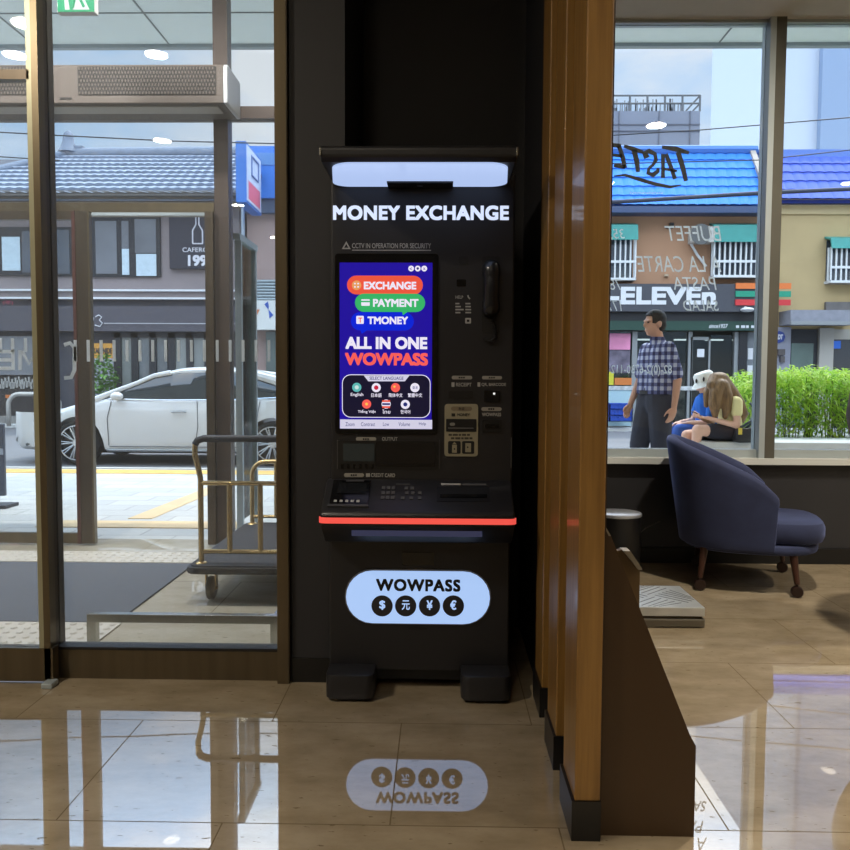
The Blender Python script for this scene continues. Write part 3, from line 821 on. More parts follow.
# pay-out tray behind a clear flap
x0, x1, z0, z1 = pp_(338, 438, 441, 469)
bm = NB(); plate(bm, x0, x1, z0, z1, .004, KY - .004, .006); tray = obj('output_tray', bm, M_kd, kio)
x0, x1, z0, z1 = pp_(343.5, 374.5, 443.5, 461); bm = NB(); plate(bm, x0, x1, z0, z1, .004, KY - .008, .006); obj('tray_window', bm, mat('smoked_panel', (58, 66, 70), 0.12), tray)
x0, x1, z0, z1 = pp_(376, 435, 442.5, 466); bm = NB(); plate(bm, x0, x1, z0, z1, .004, KY - .007, .005); obj('tray_flap', bm, mat('smoked_flap', (14, 14, 17), 0.05, spec=0.9), tray)
bm = NB()
for k in range(6):
    x0, x1, z0, z1 = pp_(341 + k * 6, 343.5 + k * 6, 464, 468.4); box(bm, x0, x1, KY - .007, KY - .003, z0, z1)
obj('tray_comb', bm, M_k2, tray)
for px in (337.3, 439.3):
    x0, x1, z0, z1 = pp_(px, px + .7, 440, 468.5); bm = NB(); box(bm, x0, x1, KY - .006, KY, z0, z1); obj('tray_rim', bm, mat('dim_rim', (70, 70, 72), 0.4), tray)
tagpill(356, 376.2, 437.2, 441, '출금'); label('OUTPUT', 382, 397.5, 437.2, 440.6)
tagpill(344, 364, 473.2, 477, '카드'); label('CREDIT CARD', 371, 395, 473.4, 477); slot('credit_card_icon', 366, 370, 473.4, 476.8, .001, M_pt, .001)

# things let into the sloped desk; u across (pixels), v up the slope 0..1
sv = Vector((0, .848 - .758)) ; 
def desk(u, v, lift=0.0):
    y = 2.9700 + (3.1250 - 2.9700) * v; z = .758 + (.848 - .758) * v
    nn = Vector((-(.09), .155)).normalized()
    return (u, y + nn.x * lift, z + nn.y * lift)
def deskbox(name, px0, px1, v0, v1, t, m, par=None, lift0=0.0):
    u0, u1 = ax(px0, 3.04, 500), ax(px1, 3.04, 500)
    bm = NB(); vs = []
    for u in (u0, u1):
        for v in (v0, v1):
            for l_ in (lift0 - .004, lift0 + t): vs.append(bm.verts.new(desk(u, v, l_)))
    for f in ((0, 1, 3, 2), (4, 6, 7, 5), (0, 4, 5, 1), (2, 3, 7, 6), (0, 2, 6, 4), (1, 5, 7, 3)): bm.faces.new([vs[i] for i in f])
    return obj(name, bm, m, par or console)
cr = deskbox('card_reader', 331, 369, .12, .98, .006, M_k2)
deskbox('reader_display', 337, 366, .5, .85, .009, mat('dim_display', (28, 30, 34), 0.08), console)
deskbox('reader_frame', 329.5, 369.5, .08, .15, .007, mat('dim_rim', (70, 70, 72), 0.4))
deskbox('reader_bar', 344, 362, .92, .98, .009, mat('dim_rim', (70, 70, 72), 0.4))
for k in range(5): deskbox('reader_mark', 335 + k * 5.6, 338 + k * 5.6, .22, .29, .0066, M_pt)
for r_ in range(3):
    for c_ in range(3): deskbox('key', 381 + c_ * 5, 384.4 + c_ * 5, .36 + r_ * .17, .46 + r_ * .17, .003, mat('key_grey', (84, 84, 86), 0.5))
for r_, cs_ in ((0, (401, 409.5, 418)), (1, (405, 411, 418)), (2, (404, 410))):
    for c_ in cs_: deskbox('key', c_, c_ + 3.4, .36 + r_ * .17, .45 + r_ * .17, .003, mat('key_grey', (84, 84, 86), 0.5))
deskbox('keypad_caption', 395, 409, .88, .91, .0008, mat('key_grey', (84, 84, 86), 0.5))
deskbox('passport_scanner', 437, 490, .30, .80, .002, M_kd); deskbox('scanner_bar', 440, 487, .42, .52, .006, M_k2)
deskbox('scanner_caption', 441, 461, .87, .93, .0008, M_pt); deskbox('scanner_caption', 463, 487, .87, .93, .0008, mat('key_grey', (84, 84, 86), 0.5))

# lit oval sign on the lower front
x0, x1, z0, z1 = pp_(346.3, 490, 571.3, 622)
bm = NB(); plate(bm, x0 - .006, x1 + .006, z0 - .006, z1 + .006, .12, KY - .006, .01, ); sg = obj('sign_rim', bm, M_kg, kio)
bm = NB(); plate(bm, x0, x1, z0, z1, .12, KY - .012, .008); sign = obj('oval_sign', bm, emit('sign_light', (166, 196, 242), 1.0), kio)
ptext('sign_lettering', 'WOWPASS', 376, 460.5, 579.5, 591, KY - .0132, M_ink, sign, bold=0.05, spacing=1.12)
for px, t in ((382.3, '$'), (405.8, '元'), (429.6, '¥'), (453.3, '€')):
    c = at(px, 605, KY); bm = NB(); disc(bm, c.x, c.z, .0425, KY - .0132, .001, 32); obj('currency_disc', bm, mat('sign_dark', (44, 44, 50), 0.5), sign)
    w_ = 3.0 if t != '元' else 4
    ptext('currency_symbol', t, px - w_, px + w_, 600.4, 609.8, KY - .0145, emit('sign_light', (166, 196, 242), 1.0), sign, bold=0.03 if t != '元' else .015)
slot('key_plate', 402, 434, 552.5, 565, .003, M_k2, .003)
slot('coin_slot', 409, 427, 627, 629.5, .002, M_kd, .002)

# ------------------------------------------------------------------ partition of upright wooden fins
def wood_mat():
    m = mat('honey_wood', (158, 106, 40), 0.34, coat=0.3)
    n, l = m.node_tree.nodes, m.node_tree.links
    b = n['Principled BSDF']
    tc = n.new('ShaderNodeTexCoord'); mp = n.new('ShaderNodeMapping'); mp.inputs['Scale'].default_value = (22, 22, 1.1)
    ns = n.new('ShaderNodeTexNoise'); ns.inputs['Scale'].default_value = 1.6; ns.inputs['Detail'].default_value = 8; ns.inputs['Roughness'].default_value = .6
    rp = n.new('ShaderNodeValToRGB')
    rp.color_ramp.elements[0].position = .3; rp.color_ramp.elements[0].color = (*lin((122, 88, 42)), 1)
    rp.color_ramp.elements[1].position = .72; rp.color_ramp.elements[1].color = (*lin((164, 124, 66)), 1)
    l.new(tc.outputs['Object'], mp.inputs['Vector']); l.new(mp.outputs['Vector'], ns.inputs['Vector']); l.new(ns.outputs['Fac'], rp.inputs['Fac']); l.new(rp.outputs['Color'], b.inputs['Base Color'])
    return m
M_wood = wood_mat()
fins = [(2.109, 'nearest upright wooden fin on a black base beside the brown sloped stand'),
        (2.503, 'second upright wooden fin behind the nearest one'),
        (2.904, 'third upright wooden fin from the near end of the partition')]
for k, (fy, lb) in enumerate(fins):
    dx = .006 * k
    t = thing('wooden_fin', lb, 'partition fin', (.40 + dx, fy + .11, 0), group='upright wooden partition fins')
    fx0 = .371 + dx
    d_ = .205
    obj('fin_board', B(fx0, .4405, fy + .006, fy + d_, .108, CEIL - .002), M_wood, t, bevel=.004)
    obj('fin_base', B(fx0 - .008, .4415, fy, fy + d_ + .01, 0, .11), M_skirt, t)
struct('wall_partition', B(.4425, .4465, 2.13, 3.125, 0, CEIL), mat('dark_brown_panel', (58, 40, 22), 0.5, var=.06, scale=3), label='thin dark panel behind the wooden fins')

# ------------------------------------------------------------------ brown stand with sloping sides
M_br = mat('brown_laminate', (66, 46, 24), 0.42, var=.06, scale=2)
M_edge = mat('pale_edge', (150, 142, 126), 0.5)
SYn = 2.139
def q(px, py, Y=SYn): p = at(px, py, Y); return (p.x, p.z)
st = thing('sloping_stand', 'dark brown stand with a steep sloping side panel beside the nearest wooden fin', 'stand', (.57, 2.4, 0))
qx0 = max(.4475, q(604.5, 527)[0])
prof = [(qx0, 0.0), (qx0, q(604, 527)[1]), (q(611, 536)[0], q(611, 536)[1]), q(690, 735), q(696, 746), (q(694, 833)[0], 0.0)]
bm = NB(); prism(bm, prof, SYn, SYn + .02, 'XZ'); obj('side_panel', bm, M_br, st)
e0, e1 = (qx0, q(604.5, 527)[1]), q(611, 536)
bm = NB(); prism(bm, [e0, e1, (e1[0] - .006, e1[1]), (e0[0], e0[1] - .008)], SYn - .0005, SYn + .10, 'XZ'); obj('top_edge', bm, M_edge, st)
prof2 = [(x, z * .98) for x, z in prof]
bm = NB(); prism(bm, [(prof[0][0], 0), (prof[0][0], .60), q(621, 548, 2.75), q(638.5, 565, 2.75), (q(638.5, 600, 2.75)[0], 0.0)], 2.73, 2.755, 'XZ')
obj('side_panel', bm, mat('tan_board', (110, 88, 56), .5, var=.08), st)
a, b, c = q(620, 548, 2.75), q(627, 548, 2.75), q(638.5, 565, 2.75)
bm = NB(); prism(bm, [a, b, c, (c[0], c[1] - .006), (c[0] - .012, c[1] - .006)], 2.70, 2.757, 'XZ'); obj('top_edge', bm, M_edge, st)
bm = NB(); box(bm, prof[0][0], prof[0][0] + .018, SYn + .02, 2.73, 0, .58); obj('back_board', bm, M_br, st)
bm = NB(); box(bm, prof[0][0] + .018, prof[-1][0] - .04, SYn + .02, 2.73, .02, .04); obj('shelf', bm, M_br, st)

# ------------------------------------------------------------------ waste bin by the window wall
bx = (ax(596, 5.0, 520) + ax(641, 5.0, 520)) / 2; br = (ax(641, 5.0, 520) - ax(596, 5.0, 520)) / 2
tz = az(620, 512, 5.0)
bn = thing('waste_bin', 'round black bin with a flat pale lid by the dark low wall', 'bin', (bx, 5.0, 0))
bm = NB(); lathe(bm, [(br * .94, 0), (br * .96, .01), (br * .985, tz - .03), (br * .985, tz - .022)], (bx, 5.0, 0), 32); obj('bin_body', bm, mat('bin_black', (16, 16, 18), .35), bn, smooth=True)
bm = NB(); lathe(bm, [(br * .985, tz - .022), (br * 1.01, tz - .018), (br * 1.01, tz - .004), (br * .97, tz)], (bx, 5.0, 0), 32); obj('lid', bm, mat('bin_lid', (196, 200, 210), .3, .5), bn, smooth=True)
bm = NB(); tube(bm, [at(640, 533, 5.25), at(646, 528, 5.35), at(660, 521, 5.47), at(664, 520, 5.488)], .004, 6); cb = obj('power_cable', bm, mat('cable_grey', (110, 106, 100), .6), None, smooth='all')
tag(cb, 'thin grey cable running from beside the bin up the dark wall', 'cable')

# ------------------------------------------------------------------ two metal floor plates in a stack
py0, py1 = 4.0, 4.43
x1 = ax(705, py0, 615); x0 = x1 - .43
M_tin = mat('bright_tin', (214, 217, 218), .32, .55, var=.1)
z_l = .045; z_t = .105
p_l = thing('metal_plate', 'dark bare lower plate of the stack under the patterned silver one', 'floor plate', ((x0 + x1) / 2, 4.215, 0), group='stacked metal plates')
bm = NB(); prism(bm, rr_pts(x0, x1 + .006, py0 - .004, py1, .02), 0.004, z_l, 'XY'); obj('plate_body', bm, mat('grey_plate', (110, 104, 92), .4, .4), p_l, bevel=.006)
obj('plate_foot', B(x0 + .03, x1 - .03, py0 + .03, py1 - .03, 0, .005), M_kd, p_l)
p_t = thing('metal_plate', 'silver plate with a herringbone slot pattern lying on top of the stack', 'floor plate', ((x0 + x1) / 2, 4.215, z_l), group='stacked metal plates')
bm = NB(); box(bm, x0, x1, py0, py1, z_l + .014, z_t); obj('plate_body', bm, M_tin, p_t, bevel=.004)
obj('plate_core', B(x0 + .012, x1 - .012, py0 + .012, py1 - .012, z_l, z_l + .015), mat('plate_core', (70, 58, 40), .5), p_t)
bm = NB()
cx_, cy_ = (x0 + x1) / 2, (py0 + py1) / 2
for sx in (-1, 1):
    for sy in (-1, 1):
        for k in range(5):
            d_ = .025 + k * .038
            a_ = Vector((cx_ + sx * .008, cy_ + sy * d_, z_t)); b_ = Vector((cx_ + sx * (.20 - k * .002), cy_ + sy * (d_ + (.2 - .008) * (.0)), z_t))
            if (sx + sy) == 0: a_ = Vector((cx_ + sx * d_, cy_ + sy * .008, z_t)); b_ = Vector((cx_ + sx * d_, cy_ + sy * .2, z_t))
            dd = (b_ - a_).normalized(); n_ = Vector((-dd.y, dd.x, 0)) * .0024
            vs = [a_ - n_, b_ - n_, b_ + n_, a_ + n_]
            lo = [bm.verts.new(v + Vector((0, 0, -.001))) for v in vs]; hi = [bm.verts.new(v + Vector((0, 0, .0015))) for v in vs]
            bm.faces.new(hi); bm.faces.new(lo[::-1])
            for i in range(4): bm.faces.new((lo[i], lo[(i + 1) % 4], hi[(i + 1) % 4], hi[i]))
bmesh.ops.rotate(bm, cent=(cx_, cy_, z_t), matrix=Matrix.Rotation(R(45), 3, 'Z'), verts=bm.verts[:])
for v in bm.verts:
    v.co.x = cx_ + max(-.205, min(.205, v.co.x - cx_)); v.co.y = cy_ + max(-.2, min(.2, v.co.y - cy_))
obj('slot_pattern', bm, mat('slot_dark', (110, 112, 116), .4, .4), p_t)

# ------------------------------------------------------------------ navy barrel armchair
M_vel = mat('navy_velvet', (50, 58, 92), 0.85, var=.1, scale=12)
M_vel.node_tree.nodes['Principled BSDF'].inputs['Sheen Weight'].default_value = 0.8
M_vel.node_tree.nodes['Principled BSDF'].inputs['Sheen Roughness'].default_value = 0.35
M_vel.node_tree.nodes['Principled BSDF'].inputs['Sheen Tint'].default_value = (*lin((150, 165, 225)), 1)
M_leg = mat('walnut_leg', (66, 40, 30), 0.35, var=.1)
def make_chair(label, loc, rotz, M_c, name='barrel_armchair'):
    """local frame: the chair faces +X"""
    c = thing(name, label, 'armchair', loc, rotz)
    A, Bw = .45, .40                 # half depth and half width of the shell at seat height
    n = 40
    bm = NB(); outer = []; inner = []
    amax = R(107)
    def topz(s):                       # s 0 at the back, 1 at the arm front
        return .555 + .31 * (1 - s) ** .9 + (.03 * (s - .9) / -.1 if s > .9 else 0)
    cols = []
    for k in range(n + 1):
        u = -1 + 2 * k / n
        ang = PI + u * amax
        s = abs(u)
        ca_ = math.cos(ang); xl_ = math.copysign(abs(ca_) ** (2 / 2.4), ca_)
        w_x = min(1, max(0, (xl_ + 1) / 1.36))
        zt = .875 - .27 * w_x - .05 * max(0, w_x - .8) / .2
        col = []
        m_ = 9
        for j in range(m_ + 1):
            w = j / m_
            z = .255 + (zt - .255) * w
            fl = .86 + .20 * w if s < .35 else .86 + .20 * w * (1 - .5 * (s - .35) / .65)
            fl = min(fl, 1.12)
            ex = 2.4                       # squarish plan
            ca, sa = math.cos(ang), math.sin(ang)
            rx = A * math.copysign(abs(ca) ** (2 / ex), ca) * fl; ry = Bw * math.copysign(abs(sa) ** (2 / ex), sa) * (fl if s < .35 else .5 + fl * .5)
            col.append((rx, ry, z))
        cols.append(col)
    th = .065
    rows_o = []; rows_i = []
    for col in cols:
        ro = []; ri = []
        for (x, y, z) in col:
            d = Vector((x, y, 0)); L = d.length
            ro.append(bm.verts.new((x, y, z)))
            k_ = (L - th) / L
            ri.append(bm.verts.new((x * k_, y * k_, z)))
        # rounded lip
        x, y, z = col[-1]; d = Vector((x, y, 0)); L = d.length; k1, k2, k3 = (L - th * .12) / L, (L - th * .5) / L, (L - th * .88) / L
        lip = [bm.verts.new((x * k1, y * k1, z + .02)), bm.verts.new((x * k2, y * k2, z + .031)), bm.verts.new((x * k3, y * k3, z + .02))]
        rows_o.append(ro + lip + ri[::-1])
    for a, b in zip(rows_o, rows_o[1:]):
        for i in range(len(a) - 1): bm.faces.new((a[i], b[i], b[i + 1], a[i + 1]))
        bm.faces.new((a[-1], b[-1], b[0], a[0]))
    for row in (rows_o[0], rows_o[-1]): bm.faces.new(row)
    sh = obj('back_shell', bm, M_c, c, smooth='all', local=True)
    md = sh.modifiers.new('b', 'BEVEL'); md.width = .02; md.segments = 3; md.limit_method = 'ANGLE'; md.angle_limit = R(50)
    def slab(name, pts, z0, z1, bev, m):
        bm = NB(); prism(bm, pts, z0, z1, 'XY')
        o_ = obj(name, bm, m, c, local=True, bevel=bev, smooth=True); return o_
    base = [(A * .86 * math.copysign(abs(math.cos(t)) ** .7, math.cos(t)) + .025, Bw * .86 * math.copysign(abs(math.sin(t)) ** .8, math.sin(t))) for t in [2 * PI * k / 40 for k in range(40)]]
    slab('seat_base', base, .235, .29, .02, M_c)
    cush = [(0.065 + .375 * math.copysign(abs(math.cos(t)) ** .55, math.cos(t)), 0.31 * math.copysign(abs(math.sin(t)) ** .55, math.sin(t))) for t in [2 * PI * k / 40 for k in range(40)]]
    slab('seat_cushion', cush, .292, .43, .045, M_c)
    for sx, sy in ((1, 1), (1, -1), (-1, 1), (-1, -1)):
        bm = NB()
        tx, ty = .245 * sx, .27 * sy; fx, fy = .265 * sx, .32 * sy
        tube(bm, [(tx, ty, .245), (fx, fy, .075)], [.024, .015], 12)
        lg = obj('leg', bm, M_leg, c, local=True, smooth=True)
        bm = NB()
        for o_ in (-.013, .013):
            lathe(bm, [(.0, -.008), (.030, -.008), (.034, 0), (.030, .008), (.0, .008)], (fx, fy + o_, .034), 18, 'Y')
        cyl(bm, (fx, fy, .034), (fx, fy, .08), .008, .008, 8)
        obj('caster', bm, mat('caster_brown', (44, 28, 24), .3), lg, local=True, smooth=True)
    return c
make_chair('navy velvet barrel armchair on walnut legs with casters by the window', (1.90, 4.975, 0), R(-16), M_vel)
# brown bucket stool, mostly outside the photo
bs = thing('bar_stool', 'brown leather bucket stool cut off by the photo edge near the window', 'bar stool', (2.43, 3.9, 0))
M_bl = mat('brown_leather', (92, 56, 42), .45, var=.1)
bm = NB(); rows = []
pf = [(.80, .31), (.86, .36), (.95, .395), (1.08, .42), (1.2, .405), (1.28, .37), (1.30, .345)]
for k in range(25):
    a_ = R(180 - 75 + 150 * k / 24)
    o_ = [bm.verts.new((r * math.cos(a_), r * math.sin(a_), z)) for z, r in pf]; i_ = [bm.verts.new(((r - .05) * math.cos(a_), (r - .05) * math.sin(a_), z + (.005 if z < 1.29 else -.01))) for z, r in pf]
    rows.append(o_ + i_[::-1])
for a_, b_ in zip(rows, rows[1:]):
    for i in range(len(a_)): bm.faces.new((a_[i], b_[i], b_[(i + 1) % len(a_)], a_[(i + 1) % len(a_)]))
bm.faces.new(rows[0]); bm.faces.new(rows[-1])
obj('back_shell', bm, M_bl, bs, local=True, smooth=True)
bm = NB(); lathe(bm, [(.26, .70), (.31, .72), (.32, .78), (.29, .82), (.2, .83)], (0, 0, 0), 28); obj('seat', bm, M_bl, bs, local=True, smooth=True)
for sx in (-1, 1):
    for sy in (-1, 1):
        bm = NB(); tube(bm, [(.17 * sx, .17 * sy, .71), (.24 * sx, .24 * sy, 0)], [.022, .014], 10); obj('leg', bm, M_leg, bs, local=True, smooth=True)
bm = NB(); tube(bm, [(.215 * math.cos(R(45 + 90 * k)) * 1.41, .215 * math.sin(R(45 + 90 * k)) * 1.41, .26) for k in range(4)], .009, 8, closed=True); obj('foot_ring', bm, mat('ring_brass', (170, 140, 90), .3, .8), bs, local=True)

# ------------------------------------------------------------------ ceiling downlights
for k, (lx, ly, lw_) in enumerate(LAMP_SPOTS):
    t = thing('downlight', 'round recessed ceiling downlight casting warm light over the hall', 'ceiling light', (lx, ly, CEIL), group='recessed ceiling downlights')
    bm = NB(); lathe(bm, [(.11, CEIL - .012), (.115, CEIL - .004), (.115, CEIL)], (lx, ly, 0), 24); obj('trim_ring', bm, M_white, t)
    bm = NB(); lathe(bm, [(.085, CEIL - .014), (.085, CEIL - .011)], (lx, ly, 0), 20); obj('lamp_disc', bm, emit('lamp_warm', (255, 236, 200), 6.0), t)
    ld = bpy.data.lights.new('downlight_lamp', 'AREA'); ld.shape = 'DISK'; ld.size = .17; ld.energy = lw_; ld.color = (1.0, .9, .74)
    lo = bpy.data.objects.new('downlight_lamp', ld); COL.objects.link(lo); lo.parent = t; lo.location = (0, 0, -.02)
# ------------------------------------------------------------------ things in the entrance lobby
matx = ax(113, 3.94, 633)
M_mat = mat('entrance_mat', (96, 100, 108), 0.95, var=.12, scale=90, bump=.2)
o_ = obj('entrance_mat', B(XL + .3, matx, 3.98, 5.28, -.004, .006), M_mat, None); tag(o_, 'dark grey entrance mat lying between the two doors', 'mat')
M_tac = mat('tactile_white', (206, 198, 184), .6, var=.05)
def tactile(name, label, x0, x1, y0, y1):
    bm = NB(); box(bm, x0, x1, y0, y1, -.004, .004)
    pit = .066
    nx = int((x1 - x0) / pit); ny = max(1, int((y1 - y0) / pit))
    for i in range(nx):
        for j in range(ny):
            x = x1 - (i + .5) * pit; y = y0 + (j + .5) * (y1 - y0) / ny
            r0, r1 = .019, .012
            lo = [bm.verts.new((x + r0 * math.cos(PI * k / 4), y + r0 * math.sin(PI * k / 4), .004)) for k in range(8)]
            hi = [bm.verts.new((x + r1 * math.cos(PI * k / 4), y + r1 * math.sin(PI * k / 4), .010)) for k in range(8)]
            bm.faces.new(hi)
            for k in range(8): bm.faces.new((lo[k], lo[(k + 1) % 8], hi[(k + 1) % 8], hi[k]))
    o_ = obj(name, bm, M_tac, None, recalc=True); return tag(o_, label, 'tactile paving', 'studded tactile strips')
tactile('tactile_strip', 'pale studded tactile strip just outside the inner glass door', -4.4, matx + .03, 3.62, 3.975)
tactile('tactile_strip', 'pale studded tactile strip on the far side of the dark mat', -5.0, -1.46, 5.31, 5.63)

# brass luggage cart
M_brass = mat('brass_tube', (206, 178, 128), .24, .85, var=.1)
M_copper = mat('copper_side', (168, 84, 48), .3, .85)
M_rub = mat('black_rubber', (24, 24, 26), .6)
lx0 = ax(203, 4.45, 560); lx1 = lx0 + .60
ly0, ly1 = 4.42, 5.64
cart = thing('luggage_cart', 'brass luggage cart with black carpet deck parked behind the glass door', 'luggage cart', ((lx0 + lx1) / 2, (ly0 + ly1) / 2, 0))
pz0, pz1 = .165, .205
bm = NB(); prism(bm, rr_pts(lx0 - .07, lx1 + .05, ly0 - .09, ly1 + .08, .06), pz0, pz1, 'XY'); obj('bumper', bm, M_rub, cart, bevel=.012, smooth=True)
bm = NB(); prism(bm, rr_pts(lx0 - .05, lx1 + .03, ly0 - .07, ly1 + .06, .05), pz1, pz1 + .006, 'XY'); obj('deck', bm, mat('deck_carpet', (66, 68, 74), .95, var=.1, scale=60), cart)
hz1 = az(240, 439, 4.45)
rr = .016
bm = NB(); tube(bm, [(lx0, ly0, pz1), (lx0, ly0, hz1 - .22), (lx0 - .012, ly0, hz1 - .16), (lx0 - .03, ly0, hz1 - .09), (lx0 - .028, ly0, hz1 - .03), (lx0 + .0, ly0, hz1)], rr, 12); obj('corner_post', bm, M_brass, cart, smooth=True)
bm = NB(); tube(bm, [(lx1, ly0, pz1), (lx1, ly0, hz1 - .22), (lx1 + .012, ly0, hz1 - .16), (lx1 + .03, ly0, hz1 - .09), (lx1 + .028, ly0, hz1 - .03), (lx1, ly0, hz1)], rr, 12); obj('corner_post', bm, M_brass, cart, smooth=True)
bm = NB(); tube(bm, [(lx0 - .028, ly0, hz1 - .03), (lx0 - .015, ly0, hz1 - .008), (lx0 + .02, ly0, hz1 + .004), (lx1 - .02, ly0, hz1 + .004), (lx1 + .015, ly0, hz1 - .008)], .02, 12); obj('handle_grip', bm, mat('navy_grip', (30, 32, 44), .55), cart, smooth=True)
za, zb = az(240, 482.5, 4.45), az(240, 550.5, 4.45)
for z in (za, zb):
    bm = NB(); tube(bm, [(lx0, ly0, z), (lx1, ly0, z)], .0135, 12); obj('cross_rail', bm, M_brass, cart, smooth=True)
for px in (231, 261.5):
    x = ax(px, 4.45, 515); bm = NB(); tube(bm, [(x, ly0, zb), (x, ly0, za)], .0155, 12); obj('upright', bm, M_brass, cart, smooth=True)
x = lx1 - .12; bm = NB(); tube(bm, [(x, ly0, zb), (x, ly0, za)], .0155, 12); obj('upright', bm, M_brass, cart, smooth=True)
za2, zb2 = az(265, 461, 5.66), az(265, 516, 5.66)
bm = NB(); r_ = .10
pts = [(lx0, ly1, pz1), (lx0, ly1, za2 - r_)] + [(lx0 + r_ - r_ * math.cos(PI / 2 * k / 6), ly1, za2 - r_ + r_ * math.sin(PI / 2 * k / 6)) for k in range(1, 7)]
pts += [(lx1 - r_ + r_ * math.sin(PI / 2 * k / 6), ly1, za2 - r_ + r_ * math.cos(PI / 2 * k / 6)) for k in range(0, 7)] + [(lx1, ly1, pz1)]
tube(bm, pts, .016, 12); obj('end_hoop', bm, M_brass, cart, smooth=True)
bm = NB(); tube(bm, [(lx0, ly1, zb2), (lx1, ly1, zb2)], .012, 10); obj('cross_rail', bm, M_brass, cart, smooth=True)
for x in (lx0 + .17, lx1 - .17):
    bm = NB(); tube(bm, [(x, ly1, zb2), (x, ly1, za2)], .013, 10); obj('upright', bm, M_brass, cart, smooth=True)
for x in (lx0, lx1):
    for y in (ly0, ly1):
        bm = NB(); lathe(bm, [(.034, pz1 + .006), (.03, pz1 + .012), (.018, pz1 + .016)], (x, y, 0), 16); obj('post_flange', bm, M_brass, cart, smooth=True)
for x in (lx0 + .05, lx1 - .06):
    for y in (ly0 + .02, ly1 - .05):
        bm = NB(); lathe(bm, [(.0, -.02), (.055, -.02), (.066, -.012), (.066, .012), (.055, .02), (.0, .02)], (x, y, .066), 24, 'X'); w = obj('caster_wheel', bm, mat('caster_grey', (92, 84, 66), .5), cart, smooth=True)
        bm = NB(); box(bm, x - .03, x - .024, y - .022, y + .022, .06, pz0 + .002); box(bm, x + .024, x + .03, y - .022, y + .022, .06, pz0 + .002); box(bm, x - .03, x + .03, y - .03, y + .03, pz0 - .008, pz0 + .002)
        cyl(bm, (x - .036, y, .066), (x + .036, y, .066), .008, .008, 8); obj('fork', bm, M_brass, w)

# low guard rail behind the fixed pane
gy = 3.62
rz0_, rz1_ = az(180, 623.5, gy), az(180, 615, gy)
gx0, gx1 = ax(86.5, gy, 620), ax(281, gy, 620)
rail = thing('guard_rail', 'low square-section steel guard rail standing behind the fixed glass pane', 'guard rail', ((gx0 + gx1) / 2, gy, 0))
obj('top_bar', B(gx0, gx1, gy, gy + .04, rz0_, rz1_), M_steel, rail, bevel=.002)
obj('leg', B(gx0, gx0 + .042, gy, gy + .04, -.004, rz0_), M_steel, rail)
obj('leg', B(gx1 - .05, gx1 - .005, gy, gy + .04, -.004, rz0_), M_steel, rail)
obj('return_bar', B(gx1 - .04, gx1, gy + .04, 4.22, rz0_, rz1_), M_steel, rail)
obj('leg', B(gx1 - .04, gx1, 4.18, 4.22, -.004, rz0_), M_steel, rail)

# air curtain over the outer door
ay0, ay1 = 5.58, OW - .055
acx = ax(223, ay0, 85)
at_, ab = az(150, 63.5, ay0), az(150, 103, ay0)
ac = thing('air_curtain', 'long beige-grey air curtain unit with a perforated front over the outer door', 'air curtain', (-3.0, 5.8, ab))
M_ac = mat('unit_beige', (114, 103, 95), .5, var=.03)
prof = [(ay0, ab), (ay0, at_ - .02), (ay0 + .02, at_), (ay1, at_), (ay1, ab + .004), (ay0 + .26, ab + .004), (ay0 + .25, ab)]
bm = NB(); prism(bm, prof, XL + .1, acx, 'YZ'); obj('casing', bm, M_ac, ac, bevel=.005)
bm = NB(); prism(bm, [(a, b) for a, b in prof], acx, acx + .03, 'YZ'); obj('end_cap', bm, mat('unit_white', (222, 224, 226), .4), ac, bevel=.008)
def grille(x0, x1, z0, z1):
    bm = NB(); box(bm, x0, x1, ay0 - .004, ay0 + .002, z0, z1); g = obj('grille', bm, mat('grille_dark', (52, 46, 42), .6), ac)
    bm = NB(); nx = int((x1 - x0) / .022); nz = int((z1 - z0) / .026)
    for i in range(nx):
        for j in range(nz):
            x = x0 + (i + .5 + .5 * (j % 2)) * (x1 - x0) / (nx + .5); z = z0 + (j + .5) * (z1 - z0) / nz
            box(bm, x - .0045, x + .0045, ay0 - .0065, ay0 - .003, z - .008, z + .008)
    obj('grille_mesh', bm, M_ac, g)
grille(ax(78, ay0, 80), ax(216, ay0, 80), az(150, 95, ay0), az(150, 66.5, ay0))
grille(ax(-60, ay0, 80), ax(30, ay0, 80), az(20, 95, ay0), az(20, 66.5, ay0))
obj('outlet', B(XL + .2, acx - .05, ay0 + .05, ay0 + .19, ab - .012, ab - .004), mat('outlet_pale', (196, 190, 180), .5), ac)
obj('brand_strip', B(ax(60, ay0, 97), ax(72, ay0, 97), ay0 - .003, ay0, az(60, 99.5, ay0), az(60, 97.5, ay0)), mat('grille_dark', (52, 46, 42), .6), ac)

# exit sign hanging in the lobby
ey = 5.0
ex0, ex1 = ax(57, ey, 6), ax(95, ey, 6); ez0 = az(76, 12.5, ey); ez1 = ez0 + .26
es = thing('exit_sign', 'green and white emergency exit sign hanging at the top of the lobby', 'exit sign', ((ex0 + ex1) / 2, ey, ez0))
obj('sign_box', B(ex0, ex1, ey, ey + .05, ez0, ez1), M_white, es, bevel=.003)
E_g = emit('exit_green', (60, 170, 120), .9); E_e = emit('exit_white', (220, 238, 228), .9)
obj('sign_face', B(ex0 + .004, ex1 - .004, ey - .003, ey, ez0 + .004, ez1 - .004), E_g, es)
bm = NB()
w = ex1 - ex0
def EP(u, v): return (ex0 + w * u, ez0 + .26 * v)
prism(bm, [EP(.42, .06), EP(.86, .06), EP(.70, .36), EP(.66, .92), EP(.42, .92), EP(.46, .40)], ey - .0045, ey - .003)
prism(bm, [EP(.22, .06), EP(.34, .06), EP(.30, .30), EP(.36, .5), EP(.30, .56), EP(.20, .30)], ey - .0045, ey - .003)
obj('sign_symbol', bm, E_e, es)
